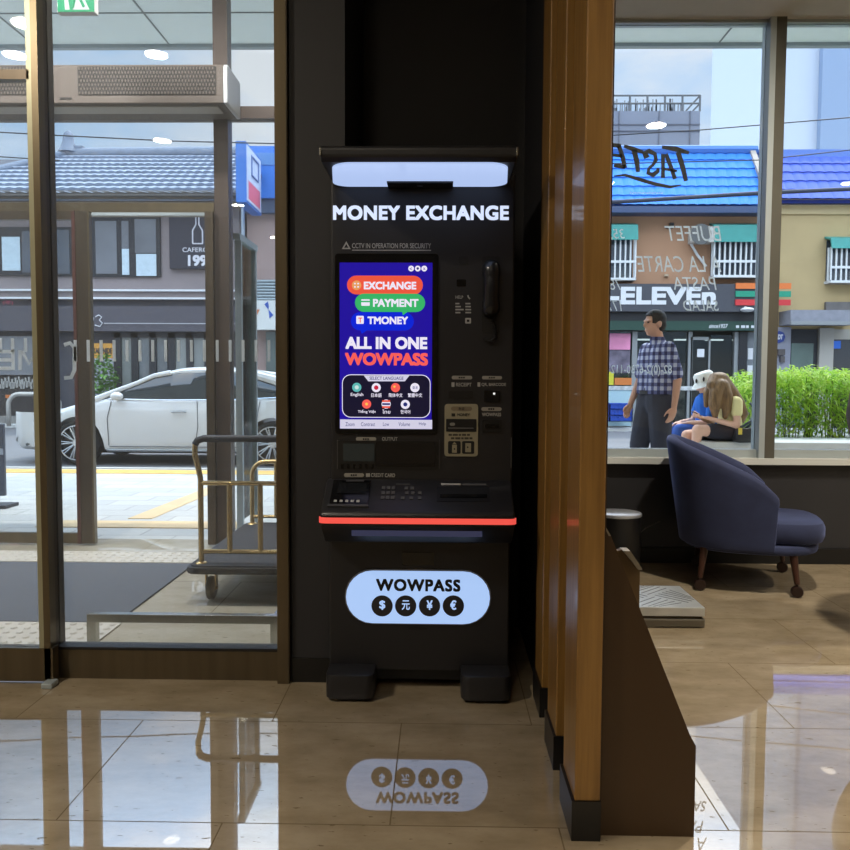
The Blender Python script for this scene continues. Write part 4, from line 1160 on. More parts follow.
bm = NB()
for a in ((.42, .1, .5, .42), (.5, .42, .44, .62), (.44, .62, .58, .7), (.5, .42, .62, .3), (.62, .3, .72, .12)):
    p0, p1 = EP(a[0], a[1]), EP(a[2], a[3]); tube(bm, [(p0[0], ey - .004, p0[1]), (p1[0], ey - .004, p1[1])], .009, 6)
c = EP(.5, .82); disc(bm, c[0], c[1], .022, ey - .006, .002, 16)
obj('sign_figure', bm, E_g, es)
for x in (ex0 + .03, ex1 - .03):
    bm = NB(); cyl(bm, (x, ey + .025, ez1), (x, ey + .025, 4.2), .006, n=8); obj('hanger', bm, M_alu, es)

# ------------------------------------------------------------------ outside: canopy, pavement, street
CZ = az(700, 48, 9.0) + .04
bm = NB(); box(bm, -14, 16, OW + .2, 9.0, CZ, CZ + .28); box(bm, XL, VX1, OW + .2, OW + .35, 4.2, CZ + .03)
box(bm, 0.3, 16, WW + .16, OW + .21, CZ, CZ + .28)
can = struct('canopy', bm, M_soffit, label='pale panelled canopy soffit over the hotel front')
bm = NB()
for k in range(-9, 11): box(bm, k * 1.5 - .008, k * 1.5 + .008, OW + .25, 9.0, CZ - .008, CZ + .002)
for y in (7.0, 8.2): box(bm, -14, 16, y - .008, y + .008, CZ - .008, CZ + .002)
obj('soffit_seam', bm, mat('seam_grey', (120, 128, 128), .6), can)
obj('canopy_edge', B(-14, 16, 8.95, 9.02, CZ - .04, CZ + .3), mat('fascia_grey', (150, 160, 164), .6), can)
bm = NB(); box(bm, 0.40, 20, WW + .12, WW + .16, CEIL + .02, 6.0); box(bm, XL, 0.46, OW + .12, OW + .2, 4.2, 5.1)
struct('wall_hotel', bm, mat('hotel_wall', (206, 208, 206), .7))
bm = NB(); box(bm, -30, 30, OW + .12, 10.9, -.2, -.012); box(bm, VX1, .4, 4.1, OW + .12, -.2, -.012)
def paving():
    m = mat('pale_paving2', (214, 214, 212), .8)
    n, l = m.node_tree.nodes, m.node_tree.links
    b = n['Principled BSDF']; bk = n.new('ShaderNodeTexBrick'); tc = n.new('ShaderNodeTexCoord')
    bk.inputs['Scale'].default_value = 1.0; bk.inputs['Brick Width'].default_value = .6; bk.inputs['Row Height'].default_value = .3; bk.inputs['Mortar Size'].default_value = .006
    bk.inputs['Color1'].default_value = (*lin((202, 201, 196)), 1); bk.inputs['Color2'].default_value = (*lin((186, 187, 186)), 1); bk.inputs['Mortar'].default_value = (*lin((150, 150, 148)), 1)
    l.new(tc.outputs['Object'], bk.inputs['Vector']); l.new(bk.outputs['Color'], b.inputs['Base Color'])
    return m
M_pv = paving()
struct('ground_pavement', bm, M_pv, label='pale paved pavement outside the doors')
bm = NB(); box(bm, .4, 30, WW + .15, 10.9, -.012, .12)
struct('ground_terrace', bm, M_pv, label='raised pale terrace outside the lounge window')
struct('street', B(-60, 60, 10.9, 20.4, -.3, -.06), M_asphalt, label='grey asphalt street between the pavements')
struct('ground_far_pavement', B(-60, 60, 20.4, 60, -.3, .02), M_stone, label='far pavement in front of the shops')
struct('kerb', B(-60, 60, 10.88, 11.02, -.2, 0.0), mat('kerb_stone', (186, 184, 178), .8, var=.05), label='stone kerb along the street')
struct('kerb_line', B(-60, .39, 10.36, 10.78, -.014, -.006), mat('yellow_line', (222, 178, 96), .7, var=.08, scale=4), label='yellow line painted along the kerb')
# tactile path of yellow blocks on the pavement
M_yt = mat('yellow_tactile', (222, 194, 150), .7, var=.06, scale=5)
def strip(pts, name='tactile_path'):
    bm = NB(); n_ = len(pts)
    prism(bm, pts, -.014, -.006, 'XY')
    for k in range(2, 60):
        pass
    return bm
g = lambda px, py: (lambda p: (p.x, p.y))(at(px, py, 1.262 * 800 / (py - 379 - .005 * (px - 440))))
tp = [g(128, 521), g(152, 521), g(222, 490), g(222, 483)]
o_ = obj('tactile_path', strip(tp), M_yt, None); tag(o_, 'yellowish ribbed tactile path crossing the pavement diagonally', 'tactile paving')
bm = NB(); a = g(60, 530); b = g(215, 536)
prism(bm, [(-3.4, a[1] - .0), (-1.7, a[1] - .0), (-1.7, a[1] + .3), (-3.4, a[1] + .3)], -.014, -.004, 'XY')
o_ = obj('tactile_path', bm, M_yt, None); tag(o_, 'yellowish studded tactile row just outside the outer door', 'tactile paving')
# glass windscreen beside the outer door
wx = -1.60
ws = thing('glass_screen', 'glass windscreen with slim metal posts beside the outer door', 'glass screen', (wx, 6.6, -.012))
for y in (6.36, 6.86): obj('post', B(wx - .025, wx + .025, y - .02, y + .02, -.012, 2.35), M_alu, ws)
obj('rail', B(wx - .03, wx + .03, 6.3, 6.9, 2.33, 2.38), M_alu, ws)
obj('pane', B(wx - .006, wx + .006, 6.38, 6.84, .1, 2.33), glass('green_glass', (.86, .94, .93), 1.12), ws)

# ------------------------------------------------------------------ buildings over the road
def zz(py, Y=21.0): return az(440, py, Y)
def xx(px, Y=21.0): return ax(px, Y, 315)
M_mauve = mat('mauve_render', (142, 132, 132), .8, var=.06, scale=2)
M_char = mat('charcoal_panel', (66, 66, 74), .6, var=.08, scale=2)
M_dark = mat('dark_frame', (34, 36, 42), .5)
M_shopg = mat('shop_glass', (92, 100, 104), .08, var=.25, scale=1.2, spec=.9)
M_wing = mat('window_dark', (70, 80, 92), .06, spec=1.0, var=.2, scale=1.0)
CX0, CX1 = -16.0, xx(240)
cafe = thing('cafe_building', 'dark two-storey cafe building with a grey tiled hip roof across the street', 'building', ((CX0 + CX1) / 2, 23, 0))
obj('wall', B(CX0, CX1, 21.0, 26.5, zz(301), zz(196)), M_mauve, cafe)
obj('ground_wall', B(CX0, CX1, 21.05, 26.5, 0.0, zz(301)), M_char, cafe)
obj('eave_board', B(CX0 - .3, CX1 + .1, 20.6, 21.1, zz(208), zz(199)), mat('eave_brown', (150, 136, 120), .7, var=.1), cafe)
obj('gutter', B(CX0 - .3, CX1 + .1, 20.4, 20.62, zz(201), zz(196)), mat('gutter_grey', (120, 116, 112), .5), cafe)
bm = NB()
for py in (291.5, 299.5): box(bm, CX0, CX1, 20.9, 21.02, zz(py + .9), zz(py - .9))
obj('white_trim', bm, mat('trim_white', (224, 226, 228), .5), cafe)
obj('shop_band', B(CX0, CX1, 20.75, 21.05, zz(333), zz(308)), mat('band_grey', (78, 76, 84), .6, var=.06), cafe)
obj('band_line', B(xx(108), CX1, 20.735, 20.75, zz(325.6), zz(324.8)), mat('wire_white', (190, 190, 195), .6), cafe)
# roof
M_tile = mat('grey_roof_tile', (150, 160, 176), .8, var=.1, scale=3)
def tiled_roof(name, bl, br_, tl, tr, nx, ny, m, par, amp=.05, step=.07, diag=0.0):
    """quad patch of interlocking tiles: bl/br eave corners, tl/tr ridge corners"""
    bl, br_, tl, tr = map(Vector, (bl, br_, tl, tr))
    nrm = (br_ - bl).cross(tl - bl).normalized()
    if nrm.z < 0: nrm = -nrm
    bm = NB(); rows = []
    sub = 4
    for j in range(ny):
        for e in (0, 1):
            v = (j + e * .98) / ny
            row = []
            for i in range(nx * sub + 1):
                u = i / (nx * sub)
                p = bl.lerp(br_, u).lerp(tl.lerp(tr, u), v)
                wv = abs(math.sin(PI * (i / sub + diag * j)))
                h = amp * wv + step * (1 - e)
                p = p + nrm * h + (bl - tl).normalized() * (0.25 * step * wv if e == 0 else 0)
                row.append(bm.verts.new(p))
            rows.append(row)
    for a, b in zip(rows, rows[1:]):
        for i in range(len(a) - 1): bm.faces.new((a[i], a[i + 1], b[i + 1], b[i]))
    # underside gives it thickness
    lo = [bm.verts.new(p - nrm * .12) for p in (bl, br_, tr, tl)]
    bm.faces.new(lo)
    return obj(name, bm, m, par, recalc=False)
ez = zz(196, 20.4)
r0 = at(67, 157, 24.0); r1 = at(241, 155, 24.0)
RZ = (r0.z + r1.z) / 2
ecl = (-13.6, 20.4, ez)
tiled_roof('roof', ecl, (CX1 + .1, 20.4, ez), (r0.x, 24.0, RZ), (CX1 + .1, 24.0, RZ), 30, 10, M_tile, cafe, diag=.35, amp=.035, step=.075)
tiled_roof('roof', (-13.6, 27.6, ez), ecl, (r0.x, 24.3, RZ), (r0.x, 24.0, RZ), 14, 10, M_tile, cafe, diag=.35, amp=.035, step=.075)
obj('roof_core', (lambda bm: (prism(bm, [(20.5, ez - .1), (24.0, RZ - .1), (27.5, ez - .1)], -13.2, CX1, 'YZ'), bm)[1])(NB()), M_char, cafe)
bm = NB(); tube(bm, [(r0.x, 24.0, RZ + .06), (CX1 + .1, 24.0, RZ + .12)], .17, 10); tube(bm, [(r0.x, 24, RZ + .06), (-13.6, 20.4, ez + .08)], .13, 10)
obj('ridge', bm, mat('ridge_tile', (116, 128, 146), .6, var=.12, scale=8), cafe, smooth=True)
bm = NB(); lathe(bm, [(.30, 0), (.24, .12), (.17, .3), (.15, .45), (.12, .56), (.05, .62)], (r0.x + .05, 24.0, RZ + .1), 14); box(bm, r0.x, r0.x + .5, 23.9, 24.1, RZ + .1, RZ + .28); obj('ridge_ornament', bm, mat('ridge_tile', (116, 128, 146), .6), cafe, smooth=True)
# upper windows
def cwindow(px0, px1, py0, py1, par, lights, Y=21.0, fr=M_dark):
    f = obj('window', B(xx(px0), xx(px1), Y - .06, Y, zz(py1), zz(py0)), fr, par)
    for a, b, c, d, m in lights: obj('pane', B(xx(a), xx(b), Y - .075, Y - .055, zz(d), zz(c)), m, f)
    return f
M_skyref = mat('window_light', (196, 216, 226), .15, spec=.8, var=.08)
M_curt = mat('window_grey', (112, 116, 122), .2, var=.2, scale=1)
cwindow(92, 162, 217, 278, cafe, [(98, 119, 222, 275, M_curt), (124, 131, 222, 250, M_curt), (124, 131, 250, 276, M_skyref), (137, 158, 220, 254, M_curt), (138, 158, 255, 277, M_skyref)])
cwindow(-6, 36, 228, 277, cafe, [(-4, 3, 232, 274, M_wing), (5, 23, 238, 272, M_skyref), (25, 34, 232, 274, M_wing)])
cwindow(-80, -14, 228, 277, cafe, [(-76, -50, 232, 274, M_wing), (-46, -18, 232, 274, M_curt)])
cwindow(58, 74, 228, 277, cafe, [(60, 72, 231, 275, M_wing)])
# bottle sign on the upper wall
sgx0, sgx1 = xx(172), xx(211)
sg_ = obj('wall_sign', B(sgx0, sgx1, 20.86, 21.0, zz(270), zz(214)), mat('sign_navy', (42, 42, 54), .5), cafe)
SW = 20.855
M_sl = mat('sign_line', (222, 222, 226), .6)
bm = NB()
bp = [(195.2, 245), (195.2, 232), (198.6, 226), (198.6, 216), (201.6, 216), (201.6, 226), (205, 232), (205, 245), (195.2, 245)]
for a, b in zip(bp, bp[1:]): tube(bm, [(xx(a[0]), SW, zz(a[1])), (xx(b[0]), SW, zz(b[1]))], .018, 6)
obj('sign_bottle', bm, M_sl, sg_)
ptext('sign_lettering', 'CAFERO', 182.5, 208, 247.5, 252, SW, M_sl, sg_, bold=.01)
ptext('sign_lettering', '199', 188, 207, 255, 266, SW, M_sl, sg_, bold=.05)
# band lettering
bm = NB()
def curve_px(pts, r=.014, Y=20.735): tube(bm, [(xx(a), Y, zz(b)) for a, b in pts], r, 6)
curve_px([(98, 320), (95, 317.5), (92, 319), (92, 322), (95, 323), (98, 320), (97, 325), (93, 328.5)])
curve_px([(99.5, 319), (103, 317), (106, 319), (103.5, 322), (106.5, 325), (104, 328.5), (99, 327)])
obj('band_number', bm, M_sl, cafe, smooth='all')
ptext('band_lettering', '(주)', 3, 13, 300.8, 305, 20.74, emit('pink_sign', (200, 90, 120), .7), cafe)
# shopfront
bm = NB()
for px in (118, 135, 153, 172, 190, 208): box(bm, xx(px - 3.4), xx(px + 3.4), 20.92, 21.06, .02, zz(334))
box(bm, xx(112), CX1, 20.92, 21.06, zz(339), zz(333))
obj('shop_frame', bm, M_dark, cafe)
for px in (118, 135, 153, 172, 190, 208): obj('shop_pane', B(xx(px + 3.2), xx(px + 14), 20.98, 21.06, .02, zz(339)), M_shopg if px % 2 else mat('shop_glass_light', (130, 136, 134), .1, var=.2, scale=1, spec=.8), cafe)
obj('order_sign', B(xx(92), xx(113.5), 20.9, 21.05, zz(360), zz(345)), mat('order_orange', (206, 150, 62), .5, var=.1), cafe)
ptext('order_lettering', 'KARENIDE', 93, 112, 348, 353.5, 20.895, M_dark, cafe, bold=.04)
obj('white_board', B(xx(92), xx(114), 20.9, 21.05, .02, zz(360)), mat('board_grey', (160, 162, 172), .6, var=.05), cafe)
obj('grey_shutter', B(xx(-30), xx(41), 20.9, 21.06, zz(377), zz(338)), mat('shutter_grey', (118, 120, 124), .5, var=.06), cafe)
obj('dark_display', B(xx(-30), xx(41), 20.95, 21.06, zz(420), zz(379)), mat('display_dark', (40, 38, 40), .4, var=.3, scale=4), cafe)
bm = NB()
for k in range(12):
    x = xx(2 + k * 3.4); z = zz(391 - (k % 3) * 1.2)
    box(bm, x - .05, x + .05, 20.9, 20.96, z, z + .12 + .05 * (k % 2)); box(bm, x - .016, x + .016, 20.9, 20.96, z, z + .26)
obj('display_cutout', bm, mat('cutout_white', (180, 178, 172), .6), cafe)
obj('base_course', B(CX0, CX1, 20.8, 21.1, .0, .22), mat('base_stone', (126, 124, 120), .8, var=.1), cafe)
# potted bush in front
pb_ = at(99, 425, 20.0); pbx = pb_.x
tree = thing('potted_bush', 'leafy green potted bush in front of the cafe behind the car', 'plant', (pbx, 20.2, .02))
bm = NB(); lathe(bm, [(.22, .0), (.28, .5), (.26, .52)], (pbx, 20.2, .02), 14); obj('pot', bm, mat('pot_grey', (110, 108, 104), .7), tree, smooth=True)
def leaves(name, n_, cfn, size, m, par, local=False, droop=.3, w=.35):
    bm = NB()
    for i in range(n_):
        p = cfn(); L = size * random.uniform(.6, 1.3); a = random.uniform(0, 2 * PI); e = random.uniform(-.5, 1.0)
        d = Vector((math.cos(a) * math.cos(e), math.sin(a) * math.cos(e), math.sin(e))); s = d.cross(Vector((random.uniform(-.4, .4), random.uniform(-.4, .4), 1))).normalized() * L * w * .5
        tip = p + d * L - Vector((0, 0, droop * L)); mid = p + d * L * .45
        vs = [bm.verts.new(v) for v in (p, mid + s, tip, mid - s)]; bm.faces.new(vs)
    return obj(name, bm, m, par, recalc=False)
M_leaf = mat('bush_green', (96, 140, 62), .6, var=.35, scale=9)
def bushpt():
    while True:
        v = Vector((random.uniform(-1, 1), random.uniform(-1, 1), random.uniform(-1, 1)))
        if v.length < 1: return Vector((pbx + v.x * .42, 20.2 + v.y * .35, 1.15 + v.z * .75))
leaves('foliage', 700, bushpt, .14, M_leaf, tree, w=.6)
# hoop barrier on the far kerb
hx0, hx1 = ax(9, 19.8, 430), ax(60, 19.8, 430); hzt = az(30, 394, 19.8)
bm = NB(); r_ = .28
pts = [(hx0, 19.8, .02), (hx0, 19.8, hzt - r_)] + [(hx0 + r_ - r_ * math.cos(PI / 2 * k / 6), 19.8, hzt - r_ + r_ * math.sin(PI / 2 * k / 6)) for k in range(1, 7)] + [(hx1 - r_ + r_ * math.sin(PI / 2 * k / 6), 19.8, hzt - r_ + r_ * math.cos(PI / 2 * k / 6)) for k in range(7)] + [(hx1, 19.8, .02)]
tube(bm, pts, .055, 12); hb = thing('hoop_barrier', 'pale metal hoop barrier on the far kerb in front of the car nose', 'barrier', ((hx0 + hx1) / 2, 19.8, .02)); obj('hoop', bm, mat('barrier_pale', (196, 192, 184), .4, .3), hb, smooth='all')
bm = NB(); cyl(bm, (hx0, 19.8, .72), (hx0, 19.8, .80), .06, n=12); obj('reflector_band', bm, mat('reflector_orange', (210, 120, 60), .4), hb)
# slim dark board on our pavement
sx0, sx1 = ax(-14, 7.6, 450), ax(3.6, 7.6, 450)
sb = thing('pavement_sign', 'dark blue pavement sign board just inside the photo beside the door', 'sign board', ((sx0 + sx1) / 2, 7.6, -.012))
obj('board', B(sx0, sx1, 7.6, 7.64, .10, az(0, 424, 7.6)), mat('board_navy', (66, 74, 92), .4), sb, bevel=.006)
obj('foot_plate', B(sx0 - .02, sx1 + .06, 7.5, 7.74, -.012, .02), M_dark, sb)
obj('board_stripe', B(sx0 + .01, sx1 - .005, 7.596, 7.6, .5, .56), mat('board_pale', (170, 176, 190), .5), sb)

# building right of the cafe
BX0, BX1 = CX1 + .15, 0.4
bb = thing('blue_fascia_building', 'pinkish building with a bright blue upper fascia right of the cafe', 'building', ((BX0 + BX1) / 2, 23, 0))
obj('wall', B(BX0, BX1, 21.2, 27, 0, zz(205)), mat('pink_render', (176, 152, 146), .8, var=.05, scale=1.5), bb)
obj('blue_fascia', B(xx(246), BX1, 20.9, 27, zz(199), zz(147)), mat('fascia_blue', (54, 128, 220), .45, var=.05), bb)
obj('fascia_band', B(xx(246), BX1, 20.88, 20.9, zz(166), zz(154)), mat('fascia_blue_grey', (96, 146, 206), .5), bb)
obj('shadow_gap', B(BX0, BX1, 21.0, 21.2, zz(213), zz(199)), mat('gap_blue', (80, 96, 122), .6), bb)
bm = NB()
for k in range(8): box(bm, xx(250), BX1, 21.0, 21.06, zz(303 - k * 3) , zz(301.2 - k * 3))
obj('louvre', bm, mat('louvre_pale', (176, 190, 196), .5, .2), bb)
obj('louvre_back', B(xx(248), BX1, 21.1, 21.21, zz(304), zz(280)), mat('louvre_shadow', (88, 100, 108), .6), bb)
ws_ = obj('white_sign', B(xx(252.5), xx(290), 20.7, 21.0, zz(331), zz(302)), mat('sign_offwhite', (226, 228, 224), .5), bb)
bm = NB()
def ppoly(pts, Y, t=.01): prism(bm, [(xx(a), zz(b)) for a, b in pts], Y - t, Y)
ppoly([(254.5, 311.5), (262.5, 311), (260, 316), (257, 316)], 20.7); obj('sign_mark', bm, mat('mark_orange', (214, 128, 84), .5), ws_)
bm = NB(); ppoly([(267, 306), (270.5, 303), (271.5, 308), (270.8, 311.3)], 20.7); ppoly([(271, 311), (275.8, 316.5), (272, 320)], 20.7); obj('sign_mark', bm, mat('mark_blue', (52, 92, 182), .5), ws_)
obj('shop_glass', B(BX0 + .5, BX1, 21.12, 21.2, .05, zz(332)), mat('shop_murky', (104, 116, 112), .15, var=.35, scale=1.6, spec=.7), bb)
bm = NB(); cyl(bm, (xx(247.5), 20.6, .02), (xx(247.5), 20.6, zz(208)), .05, n=10); o_ = obj('street_pole', bm, mat('pole_pale', (178, 190, 202), .4, .3), None, smooth=True); tag(o_, 'slim pale street pole in front of the pinkish building', 'pole')
# projecting sign
P0 = Vector((xx(237.5, 19.0), 19.0, 0)); 
ps = thing('projecting_sign', 'blue projecting shop sign with white and red side above the street', 'shop sign', (xx(242, 19), 19.3, az(240, 200, 19.0)))
sgz0, sgz1 = az(240, 202, 19.0), az(240, 141, 19.0)
xl, xr_ = xx(237, 19.0), xx(247, 19.0)
obj('sign_box', B(xl, xr_, 19.0, 20.6, sgz0, sgz1), mat('sign_blue', (60, 122, 206), .45), ps)
# side face, seen obliquely
xf = xr_
obj('side_face', B(xf, xf + .012, 19.06, 20.54, sgz0 + .06, sgz1 - .06), mat('sign_face_white', (206, 216, 236), .5), ps)
obj('face_red', B(xf + .012, xf + .016, 19.2, 20.4, sgz0 + .12, sgz0 + .55), mat('sign_face_red', (226, 110, 130), .5), ps)
bm = NB(); tube(bm, [(xf + .014, 19.5, sgz0 + .75), (xf + .014, 20.2, sgz0 + .75), (xf + .014, 20.2, sgz0 + 1.2), (xf + .014, 19.5, sgz0 + 1.2)], .03, 6, closed=True); obj('face_mark', bm, mat('face_ink', (110, 136, 190), .5), ps)
obj('bracket', B(xl + .05, xr_ - .05, 20.6, 20.88, sgz1 - .4, sgz1 - .3), M_dark, ps)

# ------------------------------------------------------------------ convenience store building
SX0, SX1 = 1.2, xx(762)
cs_b = thing('convenience_store', 'orange-brown building with a blue tiled roof and a dark store front', 'building', ((SX0 + SX1) / 2, 23, 0))
M_or = mat('orange_render', (184, 142, 112), .85, var=.05, scale=1.5)
M_tan = mat('tan_render', (190, 168, 124), .85, var=.05, scale=1.5)
obj('wall', B(SX0, SX1, 21.0, 26, zz(297), zz(205)), M_or, cs_b)
obj('wall_lip', B(SX0, SX1, 20.93, 21.0, zz(214), zz(207)), mat('lip_brown', (160, 120, 92), .8), cs_b)
obj('store_core', B(SX0, SX1, 22.6, 26, 0.02, zz(297)), mat('store_inside', (96, 98, 98), .7, var=.25, scale=1.2), cs_b)
obj('store_ceiling', B(SX0, SX1, 21.0, 22.6, zz(300), zz(297)), M_white, cs_b)
M_blue = mat('blue_roof_tile', (46, 124, 214), .75, var=.06, scale=3)
M_blue2 = mat('indigo_roof_tile', (66, 92, 186), .75, var=.06, scale=3)
bez_ = zz(205, 20.6); btz = az(640, 152, 21.9)
tiled_roof('roof', (SX0, 20.6, bez_), (xx(757, 20.6), 20.6, bez_), (SX0, 21.9, btz), (xx(752, 21.9), 21.9, btz), 26, 6, M_blue, cs_b, amp=.022, step=.03)
bm = NB(); tube(bm, [(SX0, 21.9, btz + .05), (xx(752, 21.9), 21.9, btz + .05)], .13, 8); obj('ridge', bm, mat('ridge_blue', (70, 120, 190), .5), cs_b)
obj('eave', B(SX0, SX1 - .05, 20.5, 21.05, bez_ - .2, bez_ - .04), mat('eave_blue', (66, 84, 120), .5), cs_b)
obj('roof_core', (lambda bm: (prism(bm, [(20.7, bez_ - .1), (21.9, btz - .12), (26, btz - .12), (26, bez_ - .1)], SX0, SX1 - .1, 'YZ'), bm)[1])(NB()), M_char, cs_b)
obj('gable_edge', (lambda bm: (prism(bm, [(20.5, bez_ - .1), (20.5, bez_ + .1), (21.9, btz + .15), (21.9, btz)], SX1 - .12, SX1 + .02, 'YZ'), bm)[1])(NB()), mat('gable_tan', (170, 160, 150), .7), cs_b)
# shop sign band
M_sb = mat('sign_band', (74, 76, 84), .5, var=.04)
band_ = obj('sign_band', B(xx(596), xx(757), 20.6, 21.05, zz(312), zz(285)), M_sb, cs_b)
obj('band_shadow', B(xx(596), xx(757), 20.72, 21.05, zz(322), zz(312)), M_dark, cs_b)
M_wsign = mat('sign_white', (222, 224, 228), .5)
ptext('sign_lettering', '7-ELEVEn', 594, 716, 287, 304.5, 20.59, M_wsign, band_, bold=.06)
for py, m in ((287, (226, 122, 60)), (294.8, (40, 150, 120)), (303, (206, 58, 62))):
    obj('sign_stripe', B(xx(729), xx(783), 20.56, 20.6, zz(py + 2.8), zz(py - 2.8)), mat('stripe_%d' % int(py), m, .5), band_)
gb_ = obj('green_band', B(xx(596), xx(757), 20.7, 21.06, zz(330), zz(321)), mat('green_board', (40, 72, 62), .5), cs_b)
ptext('band_lettering', 'since1927', 709, 728, 324, 328, 20.69, M_wsign, gb_, shear=.25, bold=.02)
bm = NB()
for k, w in enumerate((3, 4, 2.5, 4, 3.2)): box(bm, xx(732 + 5 * k), xx(732 + 5 * k + w), 20.69, 20.7, zz(327.6), zz(325))
obj('band_mark', bm, M_wsign, gb_)
bm = NB(); ellipsoid(bm, (xx(739), 20.45, zz(310.5)), (.16, .2, .06)); cyl(bm, (xx(739), 20.45, zz(309)), (xx(739), 20.7, zz(307)), .03, n=8); obj('flood_lamp', bm, M_wsign, cs_b, smooth=True)
# shop windows and door
M_fr = mat('shop_frame', (150, 154, 156), .4, .3)
M_sg = glass('shop_front_glass', (.72, .78, .78), 1.45)
obj('shop_window', B(xx(600), xx(632), 20.98, 21.02, .1, zz(331)), M_sg, cs_b)
obj('shop_pillar', B(xx(632), xx(637), 20.9, 21.1, .02, zz(331)), M_fr, cs_b)
obj('shop_window', B(xx(637), xx(688), 20.98, 21.02, .1, zz(331)), M_sg, cs_b)
obj('shop_pillar', B(xx(688), xx(692), 20.9, 21.1, .02, zz(331)), M_fr, cs_b)
dr = obj('shop_door', B(xx(691), xx(709), 20.93, 20.97, .05, zz(338)), M_sg, cs_b)
for a in (690.5, 708.3): obj('door_stile', B(xx(a), xx(a + 1.8), 20.9, 21.0, .03, zz(336)), M_fr, dr)
obj('door_rail', B(xx(690), xx(710), 20.9, 21.0, zz(339), zz(336)), M_fr, dr)
obj('door_notice', B(xx(697), xx(704), 20.9, 20.93, zz(356), zz(348)), M_wsign, dr)
obj('shop_window', B(xx(711), xx(733), 20.98, 21.02, .05, zz(334)), M_sg, cs_b)
obj('shop_pillar', B(xx(734), xx(738), 20.9, 21.1, .02, zz(331)), M_fr, cs_b)
obj('shop_pillar', B(xx(738), xx(746), 20.85, 21.1, .02, zz(331)), M_dark, cs_b)
obj('grey_pillar', B(xx(746), xx(757), 20.95, 21.2, .02, zz(331)), mat('pillar_pale', (120, 126, 132), .6), cs_b)
obj('notice', B(xx(748), xx(753), 20.93, 20.95, zz(358), zz(347)), M_wsign, cs_b); obj('notice', B(xx(748), xx(753), 20.93, 20.95, zz(377), zz(364)), M_wsign, cs_b)
obj('rail_strip', B(xx(606), xx(735), 20.88, 20.9, zz(389), zz(385)), mat('strip_pale', (190, 194, 194), .5, var=.3, scale=9), cs_b)
obj('poster', B(xx(606), xx(630), 20.90, 20.94, zz(349), zz(333)), mat('poster_pink', (222, 140, 178), .5, var=.2, scale=1.4), cs_b)
obj('poster', B(xx(606), xx(630), 20.92, 20.95, zz(372), zz(349.5)), mat('poster_mix', (150, 140, 160), .5, var=.7, scale=2.2, rgb2=(48, 44, 58)), cs_b)
obj('poster', B(xx(615), xx(632), 20.90, 20.94, zz(384), zz(377)), mat('poster_orange', (206, 122, 60), .5), cs_b); obj('poster', B(xx(605), xx(614), 20.90, 20.94, zz(384), zz(371)), mat('poster_yellow', (206, 200, 60), .5), cs_b)
obj('lower_panel', B(xx(604), xx(632), 20.9, 20.97, .05, zz(388)), mat('pale_aqua', (170, 200, 208), .5), cs_b)
for k in range(3):
    bm = NB(); box(bm, xx(640 + 22 * k), xx(655 + 22 * k), 21.6, 22.2, .05, 1.5 + .1 * k); obj('store_shelf', bm, mat('shelf_goods', (140, 130, 120), .6, var=.6, scale=6), cs_b)
bm = NB()
for px in (650, 690, 722): box(bm, xx(px - 9), xx(px + 9), 21.5, 21.6, zz(338.5), zz(337))
obj('store_lamp', bm, emit('store_tube', (240, 246, 250), 1.5), cs_b)
# first-floor windows with awning and cage
M_teal = mat('teal_awning', (62, 150, 142), .5, var=.08); M_cage = mat('cage_white', (222, 226, 228), .5)
def caged(px0, px1, py0, py1, pyb, par, Y=21.0):
    """py0 awning top, py1 awning bottom, pyb cage bottom"""
    w_ = obj('window', B(xx(px0 + 2), xx(px1 - 2), Y - .03, Y + .02, zz(pyb - 2), zz(py0 + 4)), M_wing, par)
    bm = NB(); prism(bm, [(Y, zz(py0)), (Y - .35, zz(py0 + 4)), (Y - .42, zz(py1)), (Y - .38, zz(py1)), (Y - .31, zz(py0 + 5)), (Y, zz(py0 + 2))], xx(px0), xx(px1), 'YZ'); obj('awning', bm, M_teal, w_)
    bm = NB(); x = xx(px0 + 1.5); xe = xx(px1 - 1.5); n_ = int((xe - x) / .125)
    for k in range(n_ + 1): a = x + (xe - x) * k / n_; box(bm, a - .018, a + .018, Y - .33, Y - .29, zz(pyb), zz(py1 - 2))
    for py in (pyb, (pyb + py1) / 2 + 2): box(bm, x, xe, Y - .335, Y - .285, zz(py) - .03, zz(py) + .03)
    for a in (x, xe):
        box(bm, a - .02, a + .02, Y - .33, Y, zz(pyb) - .03, zz(pyb) + .03); box(bm, a - .02, a + .02, Y - .18, Y - .14, zz(pyb), zz(py1 - 2))
    obj('cage', bm, M_cage, w_)
    obj('cage_shelf', B(x, xe, Y - .33, Y, zz(pyb + 1.5), zz(pyb)), mat('shelf_grey', (150, 146, 140), .6), w_)
caged(560, 633, 223, 242, 280, cs_b); caged(707, 757, 223, 244, 277, cs_b)
bx_ = obj('aircon_unit', B(xx(686), xx(707), 20.6, 21.0, zz(244), zz(229)), mat('aircon_white', (196, 196, 190), .5, var=.1), cs_b)
bm = NB(); lathe(bm, [(.26, 20.585), (.26, 20.6)], (xx(694), 0, zz(236.5)), 20, 'Y'); obj('fan_guard', bm, mat('fan_dark', (96, 98, 98), .5), bx_)
bm = NB(); tube(bm, [(xx(688), 20.9, zz(244)), (xx(695), 20.92, zz(255)), (xx(704), 20.94, zz(266))], .035, 8); obj('drain_pipe', bm, M_cage, bx_, smooth=True)
bm = NB(); cyl(bm, (xx(665), 20.96, zz(276)), (xx(665), 20.96, zz(274)), .06, n=10); obj('wall_stud', bm, mat('stud_tan', (196, 176, 150), .6), cs_b)
bm = NB(); box(bm, xx(667), xx(671), 20.9, 21.0, zz(226), zz(223)); box(bm, xx(664), xx(670), 20.9, 21.0, zz(228.5), zz(227)); obj('wall_bracket', bm, M_dark, cs_b)

